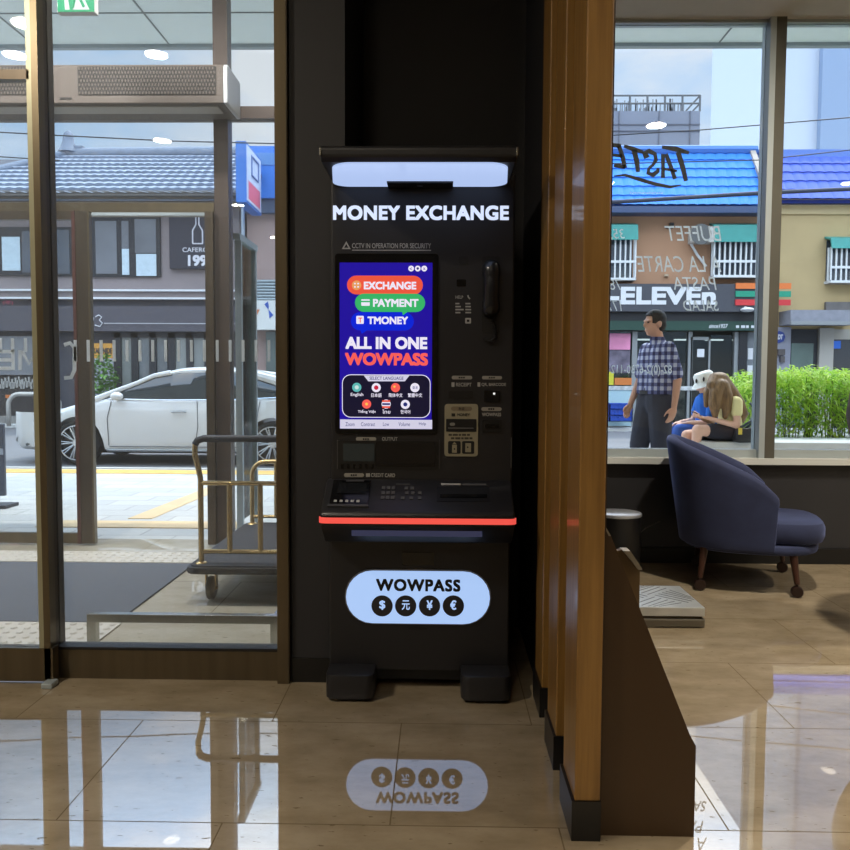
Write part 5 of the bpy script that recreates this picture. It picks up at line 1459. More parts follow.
# tan building with the indigo roof
TX0, TX1 = SX1 + .03, 17.0
tb = thing('tan_building', 'tan building with an indigo tiled roof right of the store', 'building', ((TX0 + TX1) / 2, 23, 0))
obj('wall', B(TX0, TX1, 21.0, 26, 0, zz(200)), M_tan, tb)
obj('wall_lip', B(TX0, TX1, 20.88, 21.0, zz(206), zz(200)), mat('lip_pale', (206, 190, 160), .8), tb); obj('wall_lip', B(TX0, TX1, 20.95, 21.0, zz(214), zz(206)), mat('lip_tan', (196, 176, 134), .8), tb)
tz0 = zz(199, 20.7); tz1 = az(810, 156, 21.9)
tiled_roof('roof', (TX0 + .15, 20.7, tz0), (TX1, 20.7, tz0), (TX0 + .3, 21.9, tz1), (TX1, 21.9, tz1), 30, 5, M_blue2, tb, amp=.022, step=.03)
obj('roof_cap', B(TX0 + .1, TX1, 21.85, 22.2, tz1 - .3, tz1 + .16), mat('cap_blue', (96, 130, 200), .5), tb)
obj('roof_core', (lambda bm: (prism(bm, [(20.8, tz0 - .1), (21.9, tz1 - .1), (26, tz1 - .1), (26, tz0 - .1)], TX0 + .1, TX1, 'YZ'), bm)[1])(NB()), M_char, tb)
caged(822, 880, 236, 250, 282, tb)
obj('dark_patch', B(xx(824), xx(880), 20.9, 21.0, zz(318), zz(301)), mat('patch_grey', (112, 108, 106), .7, var=.1), tb)
cnp = obj('porch_canopy', B(xx(779), xx(845), 20.3, 21.0, zz(324.5), zz(311)), mat('porch_grey', (140, 142, 152), .6, var=.1), tb)
obj('porch_rail', B(xx(778), xx(850), 20.2, 20.3, zz(325.5), zz(322)), M_fr, tb)
obj('grey_wall_panel', B(xx(771), xx(790), 20.9, 21.0, .02, zz(326)), mat('panel_lilac', (150, 152, 166), .6, var=.04), tb)
bm = NB(); c_ = at(779, 337, 20.88); disc(bm, c_.x, c_.z, .155, 20.86, .04, 8); rs = obj('round_sign', bm, mat('adt_blue', (54, 74, 148), .5), tb)
ptext('sign_lettering', 'ADT', 775, 783.2, 334.4, 339.4, 20.855, M_wsign, rs, bold=.04, shear=.2)
for a, b, c, d in ((776.5, 783, 348, 354), (779, 783, 355, 361)): obj('meter_box', B(xx(a), xx(b), 20.8, 20.9, zz(d), zz(c)), mat('meter_brown', (90, 84, 84), .6), tb)
obj('doorway', B(xx(789), xx(817), 20.93, 21.0, .02, zz(328)), M_dark, tb)
obj('door_pane', B(xx(791), xx(813), 20.91, 20.93, .1, zz(342)), mat('door_green', (84, 104, 98), .12, var=.25, scale=1.2, spec=.8), tb)
obj('pale_pillar', B(xx(818), xx(832), 20.85, 21.0, .02, zz(327)), mat('pillar_cream', (176, 172, 164), .7), tb)
obj('shop_glass', B(xx(832), xx(880), 20.93, 21.0, .02, zz(338)), mat('shop_black', (48, 52, 58), .1, spec=.8), tb); obj('fascia_bar', B(xx(832), xx(880), 20.9, 21.0, zz(338), zz(328)), mat('bar_cream', (170, 166, 156), .6), tb)
obj('blue_notice', B(xx(832.5), xx(839.5), 20.88, 20.93, zz(347), zz(339.5)), mat('notice_blue', (46, 110, 214), .5), tb)

# blocks further back
gb = thing('rooftop_block', 'grey block with a railed roof terrace behind the blue roof', 'building', (7.5, 33, 0))
gx0_, gx1_ = ax(560, 30, 120), ax(700, 30, 120); gz = az(650, 111, 30)
M_gb = mat('block_grey', (136, 142, 156), .8, var=.03, scale=1)
obj('wall', B(gx0_, gx1_, 30, 36, 0, gz), M_gb, gb)
bm = NB(); zr = az(650, 95, 30)
for y in (30.05, 35.9):
    for k in range(9): a = gx0_ + (gx1_ - gx0_) * k / 8; cyl(bm, (a, y, gz), (a, y, zr), .04, n=6)
    for z in (zr, (gz + zr) / 2): tube(bm, [(gx0_, y, z), (gx1_, y, z)], .035, 6)
for x in (gx0_, gx1_):
    for z in (zr, (gz + zr) / 2): tube(bm, [(x, 30.05, z), (x, 35.9, z)], .035, 6)
obj('railing', bm, mat('rail_grey', (104, 108, 112), .5), gb)
bm = NB()
for py in (124.5, 131): z = az(650, py, 30); box(bm, gx0_, gx1_, 29.97, 30, z - .02, z + .02)
for px in (619, 659, 690): x = ax(px, 30, 120); box(bm, x - .02, x + .02, 29.97, 30, az(650, 152, 30), gz)
obj('panel_joint', bm, mat('joint_grey', (108, 112, 124), .7), gb)
bm = NB(); random.seed(3)
for k in range(60):
    a = random.uniform(gx0_ + 1, gx1_ - .5); box(bm, a - .02, a + .02, 30.3, 30.34, gz, gz + random.uniform(.2, .55))
obj('mesh_fence', bm, mat('mesh_pale', (150, 154, 160), .6), gb)
tw = thing('tower_block', 'tall pale tower block beyond the indigo roof', 'building', (22, 48, 0))
tx0, tx1, tx2 = ax(776, 42, 100), ax(818, 42, 100), ax(900, 42, 100)
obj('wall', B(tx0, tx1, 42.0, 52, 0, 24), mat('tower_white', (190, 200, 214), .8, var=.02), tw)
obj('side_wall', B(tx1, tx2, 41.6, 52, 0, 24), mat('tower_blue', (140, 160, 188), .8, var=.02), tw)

# overhead wires
for lab, pts, r in (('upper thin black wire strung across the sky left of the machine', [(-60, 129, 15), (60, 135.5, 15), (170, 141, 15), (290, 144, 15)], .012),
                    ('lower thin black wire strung over the cafe roof', [(-60, 153, 16), (20, 158, 16), (60, 160.5, 16)], .012),
                    ('thin black wire crossing the sky above the blue roof', [(600, 136, 17), (700, 130, 17), (850, 117.5, 17), (1000, 103, 17)], .012),
                    ('thin black wire sagging across the blue roof ridge', [(600, 164, 18), (760, 160, 18), (850, 150, 18), (1000, 132, 18)], .012)):
    bm = NB(); tube(bm, [at(a, b, c) for a, b, c in pts], r, 6); o_ = obj('overhead_wire', bm, M_dark, None, smooth='all'); tag(o_, lab, 'wire', 'overhead wires')
bm = NB(); tube(bm, [at(a, b, 19.5) for a, b in ((560, 205, ), (640, 200.5), (760, 193), (850, 189), (1000, 180))], .05, 8); o_ = obj('overhead_cable', bm, mat('cable_dark', (52, 58, 76), .6), None, smooth='all'); tag(o_, 'thick dark cable bundle strung along the blue eaves', 'cable')

# crates in front of the store
M_cr = mat('crate_blue', (34, 76, 176), .5, var=.05)
cw = xx(632, 20.5) - xx(608, 20.5); czs = az(620, 421, 20.5); ch_ = (az(620, 403, 20.5) - max(.02, czs)) / 3
def crate(z, lab):
    x0 = xx(608.5, 20.5); x1 = xx(632, 20.5)
    t = thing('plastic_crate', lab, 'crate', ((x0 + x1) / 2, 20.45, z), group='blue crates by the store window')
    bm = NB(); box(bm, x0, x1, 20.2, 20.7, z, z + .02)
    for a, b, c, d in ((x0, x1, 20.2, 20.23), (x0, x1, 20.67, 20.7), (x0, x0 + .03, 20.2, 20.7), (x1 - .03, x1, 20.2, 20.7)): box(bm, a, b, c, d, z, z + ch_ * .96)
    obj('crate_body', bm, M_cr, t)
    bm = NB()
    for k in range(6): a = x0 + (x1 - x0) * (k + .5) / 6; box(bm, a - .012, a + .012, 20.185, 20.2, z + .02, z + ch_ * .9)
    box(bm, x0, x1, 20.18, 20.2, z + ch_ * .84, z + ch_ * .96); obj('crate_rib', bm, M_cr, t)
z_ = max(.02, czs)
for k, lb in enumerate(('bottom blue plastic crate of the stack by the store window', 'middle blue plastic crate of the stack by the store window', 'topmost blue plastic crate of the stack by the store window')): crate(z_ + k * ch_, lb)

# planter ledge with bamboo
lgz = az(720, 442, 8.7); PX0 = ax(699, 8.7, 445)
pl = thing('stone_bench', 'long pale stone ledge bench in front of the bamboo hedge', 'bench', (PX0 + 2.5, 9.0, .12))
obj('ledge', B(PX0, 12, 8.7, 9.48, lgz - .09, lgz), mat('ledge_stone', (206, 206, 202), .7, var=.05), pl, bevel=.01)
obj('ledge_front', B(PX0 + .05, 12, 8.76, 9.46, .12, lgz - .09), mat('ledge_grey', (160, 162, 162), .8, var=.05), pl)
hx = ax(738, 9.6, 420)
obj('planter_wall', B(hx - .1, 12, 9.48, 10.7, .12, lgz - .03), mat('ledge_grey', (160, 162, 162), .8), pl)
M_bam = mat('bamboo_green', (204, 226, 96), .55, rgb2=(140, 190, 62), scale=7)
def leafy(m, f=.45):
    n, l = m.node_tree.nodes, m.node_tree.links; b = n['Principled BSDF']; tl = n.new('ShaderNodeBsdfTranslucent')
    src = b.inputs['Base Color'].links[0].from_socket; l.new(src, tl.inputs['Color'])
    mx = n.new('ShaderNodeMixShader'); mx.inputs['Fac'].default_value = f
    l.new(b.outputs['BSDF'], mx.inputs[1]); l.new(tl.outputs['BSDF'], mx.inputs[2]); l.new(mx.outputs['Shader'], n['Material Output'].inputs['Surface'])
leafy(M_bam)
htop = az(800, 370, 9.9)
bm = NB(); random.seed(11)
for i in range(26000):
    x = hx + abs(random.gauss(0, 1)) * .0 + random.uniform(0, 5.2); y = random.uniform(9.52, 10.6)
    prof_h = htop - .02 + .09 * noise.noise(Vector((x * 2.1, y * 1.6, .3))) - .5 * max(0, .35 - (x - hx)) 
    f = random.random() ** .8
    z = lgz + (prof_h - lgz) * f
    if y > 9.9 and f < .75: continue
    L = random.uniform(.09, .2); a = random.uniform(0, 2 * PI); e = random.uniform(-.7, .9)
    d = Vector((math.cos(a) * math.cos(e), math.sin(a) * math.cos(e) - .25, math.sin(e))).normalized()
    s = d.cross(Vector((random.uniform(-.6, .6), random.uniform(-.6, .6), 1))).normalized() * random.uniform(.009, .016)
    p = Vector((x, y, z)); tip = p + d * L - Vector((0, 0, .35 * L)); mid = p + d * L * .5
    vs = [bm.verts.new(v) for v in (p, mid + s, tip, mid - s)]; bm.faces.new(vs)
hg = thing('bamboo_hedge', 'bright green dwarf bamboo hedge growing behind the stone ledge', 'hedge', (hx + 2.5, 9.9, lgz))
hg['kind'] = 'stuff'
obj('foliage', bm, M_bam, hg, recalc=False)
bm = NB()
for i in range(260):
    x = hx + .1 + random.uniform(0, 5.0); y = random.uniform(9.6, 10.5); cyl(bm, (x, y, lgz - .1), (x + random.uniform(-.08, .08), y + random.uniform(-.05, .05), htop - random.uniform(.05, .3)), .006, .004, 5)
obj('stalks', bm, mat('bamboo_stalk', (92, 110, 50), .6), hg)

for lx, ly in ((-2.6, 4.6), (-1.3, 4.6), (-3.9, 4.6)):  # unseen ceiling lamps, added to brighten the entrance lobby
    t = thing('added_lobby_light', 'round white downlight in the ceiling of the entrance lobby', 'ceiling light', (lx, ly, 4.2), group='lobby downlights')
    bm = NB(); lathe(bm, [(.12, 4.186), (.125, 4.196), (.125, 4.2)], (lx, ly, 0), 24); obj('trim_ring', bm, M_white, t)
    bm = NB(); lathe(bm, [(.095, 4.184), (.095, 4.187)], (lx, ly, 0), 20); obj('lamp_disc', bm, emit('fill_cool', (240, 244, 255), 6.0), t)
    ld = bpy.data.lights.new('lobby_fill', 'AREA'); ld.shape = 'DISK'; ld.size = .19; ld.energy = LOBBY_FILL_W; ld.color = (1.0, .98, .94)
    lo = bpy.data.objects.new('lobby_fill', ld); COL.objects.link(lo); lo.parent = t; lo.location = (0, 0, -.02)
# ------------------------------------------------------------------ white saloon car
M_car = mat('car_white', (206, 207, 206), .3, coat=.5, spec=.5)
M_cg = mat('car_glass', (28, 34, 38), .04, spec=1.0)
M_tyre = mat('tyre_black', (26, 26, 27), .8); M_rim = mat('rim_silver', (196, 198, 200), .25, .8); M_chrome = mat('car_chrome', (206, 208, 210), .12, .95)
NEAR = 11.75; CARW = .92
car = thing('saloon_car', 'white saloon car passing along the street outside the glass doors', 'car', (-6.38, NEAR + CARW, -.06))
L_ = 4.95; HF = .985; HR = HF + 2.92; WR = .335
def interp(tab, x):
    for (a, b), (c, d) in zip(tab, tab[1:]):
        if x <= c: 
            t = max(0, (x - a) / (c - a)); t = t * t * (3 - 2 * t) * .5 + t * .5
            return b + (d - b) * t
    return tab[-1][1]
deck = [(0, .50), (.08, .60), (.25, .69), (.6, .81), (1.0, .91), (1.45, .995), (2.2, .985), (3.6, 1.0), (4.3, 1.06), (4.85, 1.02), (4.95, .86)]
wid = [(0, .40), (.06, .58), (.2, .74), (.5, .87), (.9, .92), (4.0, .92), (4.6, .87), (4.95, .74)]
low = [(0, .30), (.15, .22), (.6, .20), (4.3, .20), (4.8, .28), (4.95, .40)]
bm = NB(); rings = []
ns_ = 120
for i in range(ns_ + 1):
    x = L_ * i / ns_
    zd = interp(deck, x); w = interp(wid, x); zl = interp(low, x)
    arch = 0
    for h in (HF, HR):
        dx = abs(x - h)
        if dx < .385: arch = max(arch, WR + math.sqrt(.385 ** 2 - dx ** 2))
    side = [(.90, zl), (.985, zl + .05), (1.0, zl + .18), (1.0, .62), (.985, .78), (.955, zd - .05), (.90, zd - .005), (.62, zd + .018), (.3, zd + .03), (0, zd + .034)]
    pts = []
    for k, (f, z) in enumerate(side):
        if k >= 4: z = max(z, zl + .3 + .02 * k) if zd > .7 else z
        z_ = max(z, arch + .002 * k) if k < 5 else max(z, arch + .01) if arch and k == 5 else z
        pts.append((w * f, z_))
    ring = [bm.verts.new((x, -y, z)) for y, z in pts] + [bm.verts.new((x, y, z)) for y, z in pts[-2::-1]]
    rings.append(ring)
for a, b in zip(rings, rings[1:]):
    n_ = len(a)
    for k in range(n_ - 1): bm.faces.new((a[k], a[k + 1], b[k + 1], b[k]))
    bm.faces.new((a[-1], a[0], b[0], b[-1]))
bm.faces.new(rings[0]); bm.faces.new(rings[-1][::-1])
obj('body', bm, M_car, car, local=True, smooth=True)
# greenhouse
roofz = [(1.28, 1.0), (1.7, 1.20), (2.1, 1.375), (2.5, 1.45), (2.95, 1.465), (3.4, 1.43), (3.9, 1.29), (4.42, 1.075)]
def topw(x): return .60 - .05 * abs(x - 2.8)
def house(x0, x1, shrink, zlo, base_w):
    bm = NB(); rings = []
    for i in range(41):
        x = x0 + (x1 - x0) * i / 40
        zr = interp(roofz, x) - shrink; t_ = min(1, max(0, (zr - 1.0) / .44)); wt = base_w + (topw(x) - base_w) * t_
        pts = [(base_w, zlo), (base_w + (wt - base_w) * .5 + .012, zlo + (zr - zlo) * .5), (wt, zr - .035 * t_), (wt * .85, zr), (wt * .4, zr + .014), (0, zr + .018)]
        rings.append([bm.verts.new((x, -y, z)) for y, z in pts] + [bm.verts.new((x, y, z)) for y, z in pts[-2::-1]])
    for a, b in zip(rings, rings[1:]):
        for k in range(len(a) - 1): bm.faces.new((a[k], a[k + 1], b[k + 1], b[k]))
        bm.faces.new((a[-1], a[0], b[0], b[-1]))
    bm.faces.new(rings[0]); bm.faces.new(rings[-1][::-1])
    return bm
obj('cabin_glass', house(1.33, 4.38, .012, .94, .80), M_cg, car, local=True, smooth=True)
# white roof skin and pillars
bm = NB(); rings = []
for i in range(37):
    x = 1.95 + (3.62 - 1.95) * i / 36; zr = interp(roofz, x); t_ = min(1, max(0, (zr - 1.0) / .44)); wt = .80 + (topw(x) - .80) * t_
    pts = [(wt + .012, zr - .075), (wt + .012, zr - .03), (wt * .86, zr + .008), (wt * .4, zr + .022), (0, zr + .026)]
    rings.append([bm.verts.new((x, -y, z)) for y, z in pts] + [bm.verts.new((x, y, z)) for y, z in pts[-2::-1]])
for a, b in zip(rings, rings[1:]):
    for k in range(len(a) - 1): bm.faces.new((a[k], a[k + 1], b[k + 1], b[k]))
    bm.faces.new((a[-1], a[0], b[0], b[-1]))
bm.faces.new(rings[0]); bm.faces.new(rings[-1][::-1])
obj('roof', bm, M_car, car, local=True, smooth=True)
for s in (-1, 1):
    def gp(x, off=.012):
        zr = interp(roofz, x); t_ = min(1, max(0, (zr - 1.0) / .44)); wt = .80 + (topw(x) - .80) * t_; return (x, s * (wt + off), zr - .03 * t_)
    bm = NB(); tube(bm, [(1.2, s * .83, .96)] + [gp(x) for x in (1.5, 1.8, 2.05, 2.3)], [.05, .035, .032, .034, .04], 8); obj('pillar', bm, M_car, car, local=True, smooth=True)
    bm = NB(); tube(bm, [gp(x) for x in (3.3, 3.6, 3.9, 4.2)] + [(4.5, s * .80, .99)], [.045, .06, .075, .085, .08], 8); obj('pillar', bm, M_car, car, local=True, smooth=True)
    bm = NB(); z1_ = interp(roofz, 2.88); tube(bm, [(2.92, s * .815, .98), (2.86, s * (topw(2.86) + .02), z1_ - .06)], [.035, .028], 6); obj('pillar', bm, mat('pillar_black', (18, 18, 19), .2), car, local=True, smooth=True)
    bm = NB(); tube(bm, [(1.45, s * .845, .985), (2.4, s * .875, .975), (3.4, s * .87, .99), (4.15, s * .84, 1.03)], .011, 6); obj('window_trim', bm, M_chrome, car, local=True, smooth=True)
    bm = NB(); tube(bm, [(1.45, s * .926, .235), (2.5, s * .93, .235), (3.45, s * .926, .235)], .02, 6); obj('sill_trim', bm, M_chrome, car, local=True, smooth=True)
    bm = NB()
    for seam in ([(1.5, .96), (1.45, .7), (1.47, .3)], [(2.78, .96), (2.8, .6), (2.76, .3)], [(3.72, .97), (3.68, .75), (3.52, .62)]):
        tube(bm, [(x, s * (.925 if z < .9 else .885), z) for x, z in seam], .006, 5)
    tube(bm, [(1.48, s * .924, .285), (2.76, s * .924, .285), (3.5, s * .924, .285)], .006, 5)
    obj('door_seam', bm, mat('seam_dark', (96, 98, 100), .6), car, local=True)
    for hx_ in (2.52, 3.58):
        bm = NB(); tube(bm, [(hx_ - .11, s * .925, .80), (hx_, s * .945, .805), (hx_ + .11, s * .925, .80)], [.012, .018, .012], 8); obj('door_handle', bm, M_chrome, car, local=True, smooth=True)
    bm = NB(); ellipsoid(bm, (1.62, s * .98, 1.03), (.09, .11, .065), 14, 10); tube(bm, [(1.58, s * .84, .97), (1.6, s * .95, 1.0)], .02, 6); obj('wing_mirror', bm, M_car, car, local=True, smooth='all')
    bm = NB(); prism(bm, [(.12, .575), (.18, .64), (.56, .775), (.62, .745), (.3, .64), (.16, .565)], min(s * .5, s * .90), max(s * .5, s * .90)); 
    for v in bm.verts: v.co.y = s * min(abs(v.co.y), interp(wid, v.co.x) * .985 + .004)
    obj('headlamp', bm, mat('lamp_glass', (120, 126, 132), .08, .2, spec=1.0), car, local=True)
    bm = NB(); prism(bm, [(.05, .33), (.02, .42), (.10, .40), (.3, .30), (.26, .27)], min(s * .7, s * .84), max(s * .7, s * .84)); 
    for v in bm.verts: v.co.y = s * min(abs(v.co.y), interp(wid, v.co.x) * 1.0 + .006)
    obj('air_inlet', bm, mat('inlet_dark', (70, 72, 74), .5), car, local=True)
    for hx_ in (HF, HR):
        yc = s * (CARW - .12)
        bm = NB(); lathe(bm, [(.22, -.11), (.30, -.115), (.332, -.09), (.335, 0), (.332, .09), (.30, .115), (.22, .11)], (hx_, yc, WR), 36, 'Y', cap=False); wh = obj('wheel', bm, M_tyre, car, local=True, smooth=True)
        bm = NB(); yo = yc + s * .120
        lathe(bm, [(.245, -.012), (.262, -.012), (.262, .012), (.245, .012), (.245, -.012)], (hx_, yo, WR), 36, 'Y', cap=False)
        lathe(bm, [(0, -.01), (.06, -.01), (.05, .014), (0, .014)], (hx_, yo, WR), 18, 'Y')
        for k in range(10):
            a0 = 2 * PI * k / 10
            for da in (-.09, .09):
                tube(bm, [(hx_ + .045 * math.cos(a0), yo, WR + .045 * math.sin(a0)), (hx_ + .25 * math.cos(a0 + da), yo, WR + .25 * math.sin(a0 + da))], [.013, .011], 6)
        obj('wheel_rim', bm, M_rim, wh, local=True, smooth=True)
        bm = NB(); lathe(bm, [(0, -.004), (.25, -.004), (.25, .004), (0, .004)], (hx_, yo - s * .05, WR), 30, 'Y'); obj('brake_disc', bm, mat('disc_dark', (58, 58, 60), .5, .3), wh, local=True)
bm = NB(); box(bm, -.012, .05, -.36, .36, .36, .49); obj('front_grille', bm, mat('inlet_dark', (70, 72, 74), .5), car, local=True, bevel=.01)
bm = NB(); box(bm, .7, 4.3, -.7, .7, .17, .4); obj('underbody', bm, M_tyre, car, local=True)

for o_ in list(car.children) + [g_ for c_ in car.children for g_ in c_.children]:
    for v in o_.data.vertices:
        t_ = min(1, max(0, v.co.x / .6)); v.co.x += .18 * t_
car.location.x = -6.56
# ------------------------------------------------------------------ people
M_skin = mat('skin_tan', (216, 164, 136), .55, var=.04)
M_skin2 = mat('skin_fair', (232, 184, 158), .55, var=.04)
def limb(bm, pts, rs, n=12):
    for (a, b), (c, d) in zip(zip(pts, rs), zip(pts[1:], rs[1:])): capsule(bm, a, c, b, d, n)
def head(bm, c, yaw=0.0, pitch=0.0, s=1.0):
    """face looks along -X before yaw (about Z) and pitch (chin down positive)"""
    h = NB()
    ellipsoid(h, (.012, 0, .03), (.098, .076, .092)); ellipsoid(h, (-.018, 0, -.03), (.072, .060, .085)); ellipsoid(h, (-.045, 0, -.088), (.034, .034, .026))
    ellipsoid(h, (-.096, 0, -.012), (.022, .014, .026)); ellipsoid(h, (-.088, 0, .012), (.016, .012, .03)); ellipsoid(h, (-.082, 0, -.062), (.016, .026, .012))
    for y in (-1, 1): ellipsoid(h, (.008, y * .077, -.005), (.024, .012, .034)); ellipsoid(h, (-.078, y * .03, .028), (.018, .024, .01))
    merge(bm, h, Matrix.Translation(c) @ Matrix.Rotation(yaw, 4, 'Z') @ Matrix.Rotation(-pitch, 4, 'Y') @ Matrix.Scale(s, 4))
def eyes(par, c, yaw=0.0, pitch=0.0):
    bm = NB()
    for y in (-1, 1): ellipsoid(bm, (-.086, y * .031, .012), (.010, .013, .007), 10, 8)
    bmesh.ops.transform(bm, matrix=Matrix.Translation(c) @ Matrix.Rotation(yaw, 4, 'Z') @ Matrix.Rotation(-pitch, 4, 'Y'), verts=bm.verts[:])
    obj('eyes', bm, mat('eye_dark', (40, 30, 26), .2), par, local=True, smooth='all')
def hand(bm, wrist, d, palm_n, thumb_side, curl=.35, s=1.0):
    """wrist point, finger direction d, palm normal (towards the inside), thumb_side vector"""
    d = Vector(d).normalized(); pn = Vector(palm_n).normalized(); ts = Vector(thumb_side).normalized()
    w = Vector(wrist)
    pc = w + d * .05 * s
    m = Matrix((ts, d, pn)).transposed()
    ellipsoid(bm, pc, (.042 * s, .055 * s, .017 * s), 14, 10, m)
    for k, (off, ln) in enumerate(((.030, .072), (.010, .082), (-.010, .076), (-.029, .060))):
        p0 = w + d * .085 * s + ts * off * s
        p1 = p0 + (d * math.cos(curl) + pn * math.sin(curl)) * ln * .45 * s
        p2 = p1 + (d * math.cos(curl * 2) + pn * math.sin(curl * 2)) * ln * .32 * s
        p3 = p2 + (d * math.cos(curl * 2.9) + pn * math.sin(curl * 2.9)) * ln * .25 * s
        limb(bm, [p0 - d * .02 * s, p0, p1, p2, p3], [.0095 * s, .0095 * s, .0088 * s, .008 * s, .0072 * s], 8)
    t0 = w + d * .025 * s + ts * .030 * s
    t1 = t0 + (d * .6 + ts * .7 + pn * .25).normalized() * .035 * s
    t2 = t1 + (d * .85 + ts * .25 + pn * .4).normalized() * .03 * s; t3 = t2 + (d * .9 + ts * .0 + pn * .4).normalized() * .022 * s
    limb(bm, [t0, t1, t2, t3], [.013 * s, .011 * s, .010 * s, .008 * s], 8)

# --- the man walking past the window
MY = 7.6
man = thing('person', 'man in a plaid short-sleeved shirt and dark trousers walking past the window', 'person', (ax(655, MY, 379), MY, .12), R(18))
hc = Vector((-.02, 0, 1.655))
sh_n, el_n, wr_n = Vector((.02, -.18, 1.43)), Vector((.085, -.235, 1.13)), Vector((.055, -.235, .885))
sh_f, el_f, wr_f = Vector((.02, .18, 1.43)), Vector((-.02, .225, 1.13)), Vector((-.13, .21, .90))
hip_n, kn_n, an_n = Vector((.01, -.085, .93)), Vector((.015, -.09, .50)), Vector((.08, -.09, .09))
hip_f, kn_f, an_f = Vector((.0, .085, .93)), Vector((-.10, .085, .52)), Vector((-.13, .08, .08))
bm = NB(); head(bm, hc)
limb(bm, [(.035, 0, 1.42), (.01, 0, 1.56)], [.062, .055]); limb(bm, [(.03, 0, 1.34), (.015, 0, 1.15), (.01, 0, .98)], [.088, .085, .085])
limb(bm, [(.03, -.15, 1.42), (.03, .15, 1.42)], [.06, .06])
for s_, e_, w_ in ((sh_n, el_n, wr_n), (sh_f, el_f, wr_f)):
    limb(bm, [s_, e_, w_], [.052, .041, .027])
hand(bm, wr_n, (wr_n - el_n) + Vector((-.03, 0, 0)), (0, 1, 0), (-1, 0, 0), .32); hand(bm, wr_f, (wr_f - el_f), (0, -1, 0), (-1, 0, 0), .35)
for h_, k_, a_ in ((hip_n, kn_n, an_n), (hip_f, kn_f, an_f)):
    limb(bm, [h_, k_, a_], [.085, .056, .042]); limb(bm, [a_ + Vector((.03, 0, -.04)), a_ + Vector((-.15, 0, -.05))], [.035, .03])
body = fuse(bm, .0085, 3); obj('body', body, M_skin, man, local=True, smooth='all')
eyes(man, hc)
bm = NB(); hcap = NB(); ellipsoid(hcap, hc + Vector((.014, 0, .048)), (.108, .086, .09), 24, 16); ellipsoid(hcap, hc + Vector((.055, 0, -.01)), (.06, .078, .07), 20, 14)
merge(bm, hcap); hb_ = fuse(bm, .009, 2)
for v in hb_.verts:
    rel = v.co - hc
    if rel.x < -.055 and rel.z < .075: v.co.x = hc.x - .055
obj('hair', hb_, mat('hair_dark', (34, 28, 26), .6, var=.2, scale=40), man, local=True, smooth='all')
def plaid():
    m = mat('plaid_cloth', (70, 76, 120), .85)
    n, l = m.node_tree.nodes, m.node_tree.links; b = n['Principled BSDF']; tc = n.new('ShaderNodeTexCoord')
    sp = n.new('ShaderNodeSeparateXYZ'); l.new(tc.outputs['Object'], sp.inputs['Vector'])
    xy = n.new('ShaderNodeMath'); xy.operation = 'SUBTRACT'; l.new(sp.outputs['X'], xy.inputs[0]); l.new(sp.outputs['Y'], xy.inputs[1])
    def wave(src, f):
        a = n.new('ShaderNodeMath'); a.operation = 'MULTIPLY'; a.inputs[1].default_value = f; l.new(src, a.inputs[0])
        s = n.new('ShaderNodeMath'); s.operation = 'SINE'; l.new(a.outputs[0], s.inputs[0])
        g_ = n.new('ShaderNodeMapRange'); g_.inputs['From Min'].default_value = -.25; g_.inputs['From Max'].default_value = .25; l.new(s.outputs[0], g_.inputs['Value']); return g_.outputs['Result']
    u, v = wave(xy.outputs[0], 78), wave(sp.outputs['Z'], 88)
    ad = n.new('ShaderNodeMath'); ad.operation = 'ADD'; l.new(u, ad.inputs[0]); l.new(v, ad.inputs[1])
    hf = n.new('ShaderNodeMath'); hf.operation = 'MULTIPLY'; hf.inputs[1].default_value = .5; l.new(ad.outputs[0], hf.inputs[0])
    rp = n.new('ShaderNodeValToRGB'); rp.color_ramp.interpolation = 'CONSTANT'
    rp.color_ramp.elements[0].position = 0; rp.color_ramp.elements[0].color = (*lin((196, 200, 222)), 1)
    rp.color_ramp.elements[1].position = .34; rp.color_ramp.elements[1].color = (*lin((104, 108, 150)), 1)
    e = rp.color_ramp.elements.new(.84); e.color = (*lin((46, 48, 84)), 1)
    l.new(hf.outputs[0], rp.inputs['Fac']); l.new(rp.outputs['Color'], b.inputs['Base Color']); return m
bm = NB()
for y in (-.075, .075): limb(bm, [(.03, y, 1.36), (.015, y, 1.2), (.0, y, 1.03), (.0, y, .99)], [.125, .128, .128, .126])
limb(bm, [(.035, -.13, 1.405), (.035, .13, 1.405)], [.08, .08]); limb(bm, [(.035, 0, 1.44), (.012, 0, 1.52)], [.085, .068])
for s_, e_ in ((sh_n, el_n), (sh_f, el_f)): limb(bm, [s_ - Vector((0, 0, .01)), s_.lerp(e_, .8)], [.07, .068])
shirt = fuse(bm, .011, 4)
for v in shirt.verts:
    if v.co.z > 1.535: v.co.z = 1.535
    if v.co.z < 1.0: v.co.z = 1.0
obj('shirt', shirt, plaid(), man, local=True, smooth='all')
bm = NB(); limb(bm, [(.0, -.06, 1.05), (.0, -.07, .90)], [.122, .124]); limb(bm, [(.0, .06, 1.05), (.0, .07, .90)], [.122, .124])
for h_, k_, a_ in ((hip_n, kn_n, an_n), (hip_f, kn_f, an_f)): limb(bm, [h_, h_.lerp(k_, .5), k_, a_ + Vector((0, 0, .02))], [.118, .108, .092, .078])
tr = fuse(bm, .012, 4)
for v in tr.verts: v.co.z = min(max(v.co.z, .04), 1.06)
obj('trousers', tr, mat('trouser_charcoal', (58, 60, 72), .85, var=.12, scale=6), man, local=True, smooth='all')
bm = NB(); prism(bm, [( .133 * math.cos(2 * PI * k / 28), .186 * math.sin(2 * PI * k / 28)) for k in range(28)], 1.0, 1.03, 'XY'); obj('belt', bm, mat('belt_black', (26, 24, 24), .4), man, local=True)
